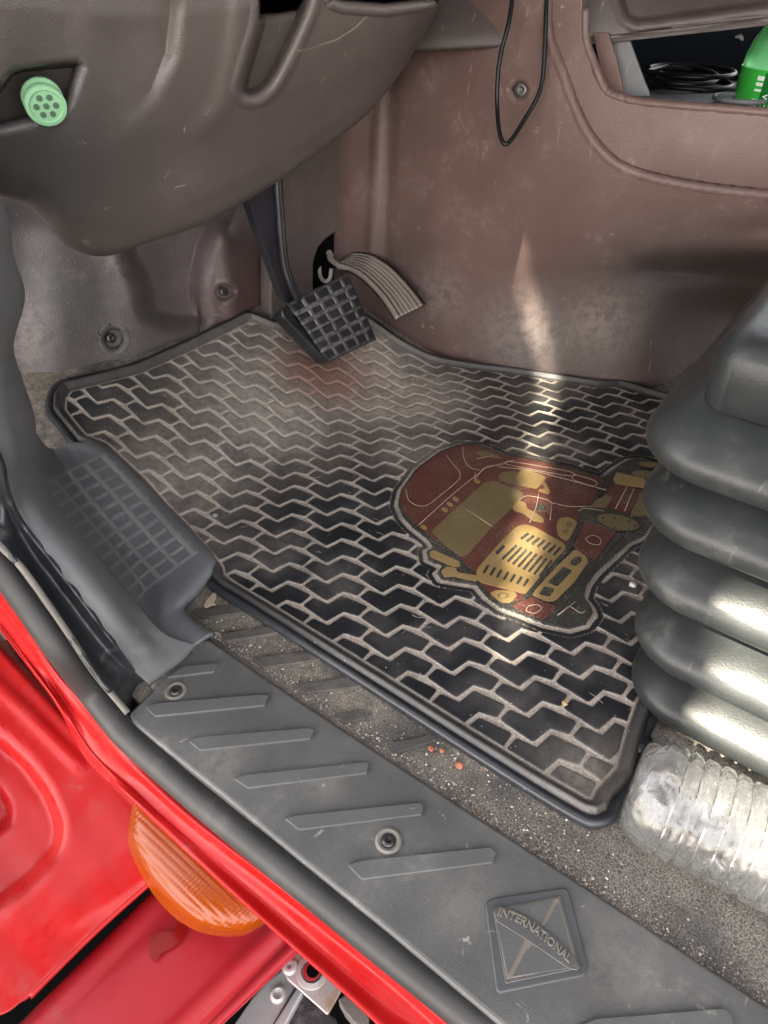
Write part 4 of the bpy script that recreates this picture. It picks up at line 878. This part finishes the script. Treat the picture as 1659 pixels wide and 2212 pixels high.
# green knob
kb = thing('pierced_knob', tuple(P(80, 235, 'd', .47)), 'mint green round plug with a pierced face in the recess of the knee panel', 'knob')
m, p = base('mint_plastic', (.27, .52, .30), .5, .4); M['mint'] = m
kd = .446; ax = .45*rv-.78*uv-.42*fv; ax /= np.linalg.norm(ax); kc = P(99, 228, 'd', kd)
a_, b_, n_ = frame(ax)
kp = [(.0110, -.0110), (.0130, -.0100), (.0130, -.0085), (.0108, -.008), (.0112, -.002), (.0128, -.0018), (.0130, .0), (.0126, .0014), (.0104, .0016), (.0098, .0006), (.0001, .0006)]
lathe('plug', kc, ax, kp, M['mint'], kb, 40)
M['khole'] = base('plug_hole', (.08, .14, .09), .7)[0]
for i in range(7):
    ro = 0 if i == 6 else .0060; t = i*math.pi/3
    lathe('hole', kc+ro*(math.cos(t)*a_+math.sin(t)*b_)+ax*.0007, ax, [(.0019, 0), (.0019, .0005), (.0012, .0006)], M['khole'], kb, 12)

# ------------------------------------------------------------------ pedals
pc = thing('pedal_cover', tuple(P(690, 450, 'y', .66)), 'plain brown cover panel behind the pedals with a dark cut out', 'trim panel')
pcp = [(585, 300), (700, 200), (778, 200), (785, 440), (757, 480), (742, 492), (706, 515), (688, 535), (678, 565), (677, 625), (690, 700), (585, 720)]
M['pcov'] = plastic('pedal_cover_plastic', (.105, .085, .082), .48, .5, 1000, .2, mott=.1)
slab('panel', pcp, 'y', .645, .02, M['pcov'], pc, .004, nrm=(0, -1, 0), r=8)
lathe('screw', P(757, 452, 'y', .641), (-.2, -1, .1), [(.008, -.002), (.0075, .001), (.005, .003), (.002, .002)], M['screw'], pc)
vd = slab('pedal_well', [(670, 480), (760, 470), (790, 560), (830, 640), (870, 690), (790, 740), (670, 720)], 'y', .662, .01, M['void'], pc, 0, nrm=(0, -1, 0))
bp = thing('brake_pedal', tuple(P(700, 700, 'y', .53)), 'black brake pedal with a square grid rubber pad hanging on a long arm', 'pedal')
TL, TR, BR, BL = (622, 661), (746, 597), (804, 730), (704, 777)
yT, yB = .535, .505
rw = []
for v in np.linspace(-.03, 1.03, 6):
    r_ = []
    for u in np.linspace(-.02, 1.02, 6):
        vv, uu = min(max(v, 0), 1), min(max(u, 0), 1)
        px = (1-u)*(1-v)*TL[0]+u*(1-v)*TR[0]+u*v*BR[0]+(1-u)*v*BL[0]; py = (1-u)*(1-v)*TL[1]+u*(1-v)*TR[1]+u*v*BR[1]+(1-u)*v*BL[1]
        r_.append((px, py, 'y', yT+(yB-yT)*v+.012*(v-.5)**2*2+.006*(u-.5)**2))
    rw.append(r_)
def puv(X, Y):
    global gq
    g0 = gq; gq = np.array([TL, TR, BR, BL], float); u, v = quv(X, Y); gq = g0; return u, v
def pmask(X, Y):
    u, v = puv(X, Y); a = np.abs((u*4.5+.5) % 1-.5)*2; b = np.abs((v*6+.5) % 1-.5)*2
    g = np.maximum(sstep(.11, .04, a), sstep(.15, .06, b))
    return g*sstep(-.01, .02, u)*sstep(1.01, .97, u)*sstep(-.01, .02, v)*sstep(1.02, .98, v)
M['padt'] = plastic('pedal_pad_rubber', (.014, .016, .019), .42, .1, 900, .12, (.2, .19, .18), scratch=.2, mott=.3, spec=.5)
N, L = nodes(M['padt']); p_ = N['Principled BSDF']; at = N.new('ShaderNodeAttribute'); at.attribute_name = 'm'; src = p_.inputs['Base Color'].links[0].from_socket
nz = noise(N, L, geo(N, L), 160, 3)
L.new(mixc(N, L, math_(N, L, 'MULTIPLY', at.outputs['Fac'], ramp(N, L, nz, .3, .65, .2, .75)), src, (.18, .165, .165)), p_.inputs['Base Color'])
rr = patch('pad', rw, M['padt'], bp, (22, 22), thick=.004, relief=lambda X, Y: -.0016*pmask(X, Y), maskf=pmask)
bodyp = [(TL[0]-1, TL[1]), (TL[0]+10, TL[1]-8), (TR[0]-10, TR[1]), (TR[0]+8, TR[1]+4), (TR[0]+16, TR[1]+20), (BR[0], BR[1]-12), (BR[0]-4, BR[1]+6), (BL[0]+16, BL[1]), (BL[0]-2, BL[1]+4), (BL[0]-12, BL[1]-8), (TL[0]-12, TL[1]+22), (TL[0]-14, TL[1]+4)]
top = []
def padpt(x, y, dy):
    u, v = puv(np.array([x], float), np.array([y], float)); v = float(v[0])
    return P(x, y, 'y', yT+(yB-yT)*v+dy)
nn = np.array([-.25, -.85, .45]); nn /= np.linalg.norm(nn)
bodyr = round_poly(bodyp, 8); t_ = [padpt(x, y, .0035) for x, y in bodyr]; n = len(t_)
V = t_+[q-nn*(.017)+np.array([-.004, 0, -.002]) for q in t_]
mk('pad_backing', *tri(V, [tuple(range(n)), tuple(range(n, 2*n))]+[(i, i+n, (i+1) % n+n, (i+1) % n) for i in range(n)]), M['pad'], bp, smooth=False, bevel=.003)
slab('arm', [(526, 405), (560, 380), (590, 350), (612, 350), (613, 400), (618, 528), (626, 584), (640, 615), (650, 640), (640, 655), (622, 656), (612, 645), (590, 584), (559, 500), (534, 425)], 'y', .556, .012, M['arm'], bp, .003, nrm=(0, -1, 0), r=4)
tube('arm_flange', [P(x, y, 'y', v) for x, y, v in ((600, 345, .552), (601, 400, .551), (606, 470, .55), (611, 530, .549), (618, 580, .547), (630, 615, .543), (645, 645, .54))], .0042, M['arm'], bp, n=6, flat=(1, 1.5))
tube('weld_edge', [P(x, y, 'y', v) for x, y, v in ((604, 345, .546), (605, 400, .545), (611, 470, .544), (615, 530, .543), (622, 578, .541), (634, 612, .537), (648, 640, .534))], .0011, M['pad'], bp, n=6)
ap = thing('accelerator_pedal', tuple(P(850, 650, 'd', .9)), 'curved accelerator pedal with worn lengthwise metal ribs right of the brake pedal', 'pedal')
Tc = smooth_poly([(765, 551), (788, 552), (810, 559), (848, 585), (890, 631), (914, 662)], 1); Bc = np.array([(730, 574), (756, 580), (780, 592), (808, 617), (836, 650), (861, 688)], float); dd_ = [.955, .945, .93, .915, .90, .89]
apc = [[(a[0]*(1-t)+b[0]*t, a[1]*(1-t)+b[1]*t, 'd', q-.01*t) for a, b, q in zip(Tc, Bc, dd_)] for t in (0, .33, .66, 1)]
apc = [[(x+1, y-1, m_, v+.01) for x, y, m_, v in apc[0]]]+apc+[[(x-2, y+3, m_, v+.010) for x, y, m_, v in apc[-1]]]
Tf, Bf = smooth_poly(Tc, 8), smooth_poly(Bc, 8)
def apuv(X, Y): a = linedist(Tf, X, Y); b = linedist(Bf, X, Y); return a/(a+b+1e-6)
def apm(X, Y): t = apuv(X, Y); return sstep(.66, .86, 1-np.abs((t*6.5) % 1-.5)*2)
M['accel'] = plastic('accelerator_rubber', (.006, .006, .006), .35, .05, 900, .1, scratch=.2, mott=.3, spec=.5)
N, L = nodes(M['accel']); p_ = N['Principled BSDF']; at = N.new('ShaderNodeAttribute'); at.attribute_name = 'm'; src = p_.inputs['Base Color'].links[0].from_socket
L.new(mixc(N, L, math_(N, L, 'MULTIPLY', at.outputs['Fac'], .8), src, (.27, .23, .20)), p_.inputs['Base Color'])
patch('tread', apc, M['accel'], ap, (28, 10), thick=.004, relief=lambda X, Y: -.0012*apm(X, Y), maskf=apm)
tube('lever', [P(*a, 'd', v) for a, v in (((698, 535), .99), ((712, 548), .98), ((716, 562), .97), ((738, 575), .955), ((760, 582), .95))], .005, M['worn'], ap, n=5, flat=(1, .6))
tube('return_rod', [P(*a, 'd', v) for a, v in (((692, 555), .985), ((690, 590), .98), ((700, 607), .975), ((712, 602), .97), ((716, 580), .965))], .0028, M['worn'], ap, n=5)

# ------------------------------------------------------------------ hanging cable
hc = tube('hanging_cable', [P(x, y, 'd', v) for x, y, v in ((1125, -200, .66), (1112, -60, .665), (1101, 40, .67), (1083, 110, .68), (1075, 170, .69), (1074, 230, .70), (1079, 285, .70), (1090, 311, .70), (1106, 300, .70), (1135, 255, .70), (1160, 212, .695), (1172, 170, .69), (1177, 100, .68), (1180, 20, .67), (1182, -60, .665), (1180, -200, .66))], .0022, M['cable'], None, n=8)
tag(hc, 'thin black cable hanging in a narrow loop in front of the brown engine cover', 'cable')

# ------------------------------------------------------------------ seat pedestal with rubber bellows
sbx = thing('seat_base', (.50, -.12, 0), 'dark grey rubber bellows of the seat base with stacked folds at the right edge', 'seat base')
def rrect(x0, y1, r_, dx, dy, n=10):          # plan of one ring: rounded front corner, long sides running off
    x1, y0 = x0+.36, y1-.42; pts = []
    for (cx, cy, a0) in ((x1-r_, y1-r_, 0), (x0+r_, y1-r_, 90), (x0+r_, y0+r_, 180), (x1-r_, y0+r_, 270)):
        for k in range(n+1):
            a = R(a0+90*k/n); pts.append((cx+r_*math.cos(a), cy+r_*math.sin(a)))
    return pts
prof = []                                     # (z, inset)
zt = [.004, .018, .068, .124, .174, .219]     # widest line of every fold
z = 0
prof += [(-.02, .018), (-.004, .006)]
for i in range(1, 6):
    q = zt[i]
    prof += [(q-.023, .038), (q-.0175, .034), (q-.0145, .012), (q-.0105, .003), (q-.004, .0), (q+.003, .0008), (q+.009, .005), (q+.015, .0125), (q+.0205, .023), (q+.0245, .034)]
prof += [(.236, .030), (.240, .036)]
V = []; NN = 44
for z_, ins in prof:
    x0 = .349+ins; y1 = .046+.19*z_-ins
    V += [(x, y, z_) for x, y in rrect(x0, y1, .043-ins*.65, 0, 0)]
nr = len(prof); F = [(i*NN+k, i*NN+(k+1) % NN, (i+1)*NN+(k+1) % NN, (i+1)*NN+k) for i in range(nr-1) for k in range(NN)]
o = mk('bellows', V, F, M['bellows'], sbx); sm = o.modifiers.new('sub', 'SUBSURF'); sm.levels = 2; sm.render_levels = 2
V = []
for z_, ins in ((.230, .014), (.236, .004), (.272, .002), (.280, .006), (.2835, .015), (.285, .10)):
    V += [(x, y, z_) for x, y in rrect(.377+ins, .066-ins, .020, 0, 0)]
F = [(i*NN+k, i*NN+(k+1) % NN, (i+1)*NN+(k+1) % NN, (i+1)*NN+k) for i in range(5) for k in range(NN)]+[tuple(5*NN+k for k in range(NN))]
mk('top_frame', V, F, M['bellows'], sbx, auto=60)

# ------------------------------------------------------------------ water bottle lying beside the seat base
wb = thing('water_bottle', tuple(P(1500, 1750, 'z', .0)), 'clear ribbed plastic water bottle lying on its side against the seat bellows', 'bottle')
m, p = base('clear_pet', (.99, .995, 1), .015, .5); p.inputs['Transmission Weight'].default_value = .965; p.inputs['IOR'].default_value = 1.45
M['pet'] = m; N, L = nodes(m); bump(N, L, p, noise(N, L, geo(N, L), 75, 2, .5, None, 1.2), .3, .004)
b0 = P(1385, 1700, 'z', .034); b1 = P(1665, 1838, 'z', .034); axw = (b1-b0)/np.linalg.norm(b1-b0)
RW = .0335; prof = [(.006, .006), (.014, .003), (.022, .0), (.0275, .0015), (.031, .006), (RW, .014)]
L_ = .02
while L_ < .17:
    prof += [(RW, L_), (RW-.0002, L_+.003), (RW-.0024, L_+.0045), (RW-.0024, L_+.0058), (RW, L_+.0072)]; L_ += .0092
prof += [(RW*.8, L_+.02), (.013, L_+.04), (.013, L_+.06)]
def petal(t, h): return 1+.012*math.sin(5*t+h*90)*math.sin(3*t-h*140)+.007*math.sin(13*t+h*230)-.10*max(0, 1-h/.02)*abs(math.cos(2.5*t))**2-.006*math.sin(9*t+h*170)-.008*math.sin(3*t+h*60)
lathe('bottle_wall', b0-axw*.006, axw, prof, m, wb, 96, petal, auto=80)
inner_p = [(max(.001, a-.0008), h_+.0008) for a, h_ in prof]
lathe('bottle_inside', b0-axw*.006, axw, inner_p, m, wb, 96, petal, auto=80)
for q in wb.children:
    if q.name.startswith('bottle_inside'):
        q.data.flip_normals()

# ------------------------------------------------------------------ loose dirt
def chip(name, px, mode, v, r_, mat, label, cat, sq=.5):
    c = P(*px, mode, v); bm = bmesh.new(); bmesh.ops.create_icosphere(bm, subdivisions=2, radius=r_)
    for vv in bm.verts: vv.co *= 1+.35*(random.random()-.5); vv.co.z *= sq
    V = [np.array(vv.co)+c+np.array([0, 0, r_*sq*.8]) for vv in bm.verts]; F = [tuple(a.index for a in f.verts) for f in bm.faces]; bm.free()
    o = mk(name, V, F, mat, None, smooth=False); tag(o, label, cat); return o
mc = lambda n_, c_: plastic(n_, c_, .7, .3, 600, .2, mott=.25)
chip('pebble', (1367, 1265), 's', .008, .0035, mc('white_stone', (.6, .58, .55)), 'white pebble on the mat beside the seat bellows', 'pebble')
chip('pebble', (461, 1237), 's', .006, .0032, mc('red_stone', (.26, .10, .075)), 'reddish brown pebble at the corner of the foot rest', 'pebble')
chip('pebble', (645, 1597-0), 'z', .001, .0026, mc('grey_stone', (.45, .44, .42)), 'small pale grey pebble against the sill plate edge', 'pebble')
chip('pebble', (465, 1105+10), 's', .008, .003, mc('slate_stone', (.32, .33, .34)), 'grey stone chip on the mat near the foot rest', 'pebble')
chip('crumb', (932, 1618), 'z', .001, .0022, mc('rust_crumb', (.30, .10, .05)), 'rusty orange crumb on the floor, leftmost of the group of three', 'crumb')
chip('crumb', (955, 1622), 'z', .001, .0022, M['crumb'] if 'crumb' in M else mc('rust_crumb_b', (.28, .12, .06)), 'rusty brown crumb on the floor, middle of the group of three', 'crumb')
chip('crumb', (992, 1655), 'z', .001, .0028, mc('orange_crumb', (.42, .15, .09)), 'orange crumb on the floor, rightmost and largest of the group of three', 'crumb')
chip('seed', (1220, 1520), 'z', .009, .0024, mc('seed_husk', (.50, .38, .16)), 'yellow seed husk lying on the mat tread', 'seed')
lf = slab('dry_leaf', smooth_poly([(440, 1308), (450, 1292), (462, 1280), (468, 1288), (462, 1300), (466, 1306), (456, 1307), (447, 1312)], 3, True), 'z', .004, .0008, mc('dry_leaf', (.42, .34, .24)), None, 0); tag(lf, 'crumpled pale dry leaf on the floor below the foot rest corner', 'leaf')

def grit(name, pts, rmin, rmax, cols, label):
    V, F, mi = [], [], []
    oc = [(1, 0, 0), (-1, 0, 0), (0, 1, 0), (0, -1, 0), (0, 0, 1), (0, 0, -1)]; of = [(0, 2, 4), (2, 1, 4), (1, 3, 4), (3, 0, 4), (2, 0, 5), (1, 2, 5), (3, 1, 5), (0, 3, 5)]
    for p in pts:
        r_ = rmin+(rmax-rmin)*random.random()**3; b = len(V); a = random.random()*6.28
        for q in oc:
            q = np.array(q)*(r_*(.7+.6*random.random())); q = np.array([q[0]*math.cos(a)-q[1]*math.sin(a), q[0]*math.sin(a)+q[1]*math.cos(a), q[2]*.7])
            V.append(np.array(p)+q+np.array([0, 0, r_*.4]))
        F += [(x+b, y+b, z_+b) for x, y, z_ in of]; mi += [random.randrange(len(cols))]*8
    o = mk(name, V, F, cols[0], None, smooth=False)
    for c in cols[1:]: o.data.materials.append(c)
    o.data.polygons.foreach_set('material_index', np.array(mi, np.int32)); tag(o, label, 'grit', kind='stuff'); return o
gc = [base('grit_tan', (.34, .28, .22), .9)[0], base('grit_pale', (.52, .48, .43), .9)[0], base('grit_brown', (.13, .095, .07), .9)[0]]
pts = []
while len(pts) < 2600:                        # along the sill plate edge and in the trough beside the mat
    y = random.uniform(-.12, .36); k = random.random()
    x = .2165+abs(random.gauss(0, .006)) if k < .5 else random.uniform(.218, .262)
    if y < .02 and k > .5 and random.random() < .75: continue
    pts.append((x, y, .0))
grit('floor_grit', pts, .0003, .0011, gc, 'sandy grit and crumbs gathered on the floor between mat and sill plate')
inm = np.argwhere((td > .001) & (so_ < -.012)); pts = []
for k in rng.choice(len(inm), 5200):
    r0, c0 = inm[k]; x, y = GX[r0, c0], GY[r0, c0]
    if y > .33 and random.random() < .6: continue
    pts.append((x, y, float(zf(y))+.0052))
al = np.argwhere(so_ < -.012)
for k in rng.choice(len(al), 260):
    r0, c0 = al[k]; x, y = GX[r0, c0], GY[r0, c0]; pts.append((x, y, float(zf(y))+.0076))
grit('mat_grit', pts, .00018, .0007, gc, 'fine pale sand lying in the grooves of the mat')
hr = []; V = []; F = []
for k in range(120):                          # hairs and fibres
    r0, c0 = al[rng.integers(len(al))]; x, y = GX[r0, c0], GY[r0, c0]; a = random.random()*6.28; l = random.uniform(.004, .013); cv = random.uniform(-1.5, 1.5); b = len(V); q = np.array([x, y, float(zf(y))+.0083])
    for s in range(7):
        V += [q+np.array([-math.sin(a), math.cos(a), 0])*.00009, q-np.array([-math.sin(a), math.cos(a), 0])*.00009, q+np.array([0, 0, .00016])]
        q = q+np.array([math.cos(a), math.sin(a), 0])*l/6; a += cv/6
    for s in range(6):
        for e in range(3): F.append((b+s*3+e, b+s*3+(e+1) % 3, b+(s+1)*3+(e+1) % 3, b+(s+1)*3+e))
o = mk('stray_hairs', V, F, base('hair_fibre', (.5, .46, .4), .6)[0], None); tag(o, 'scattered pale hairs and fibres on the mat', 'hair', kind='stuff')
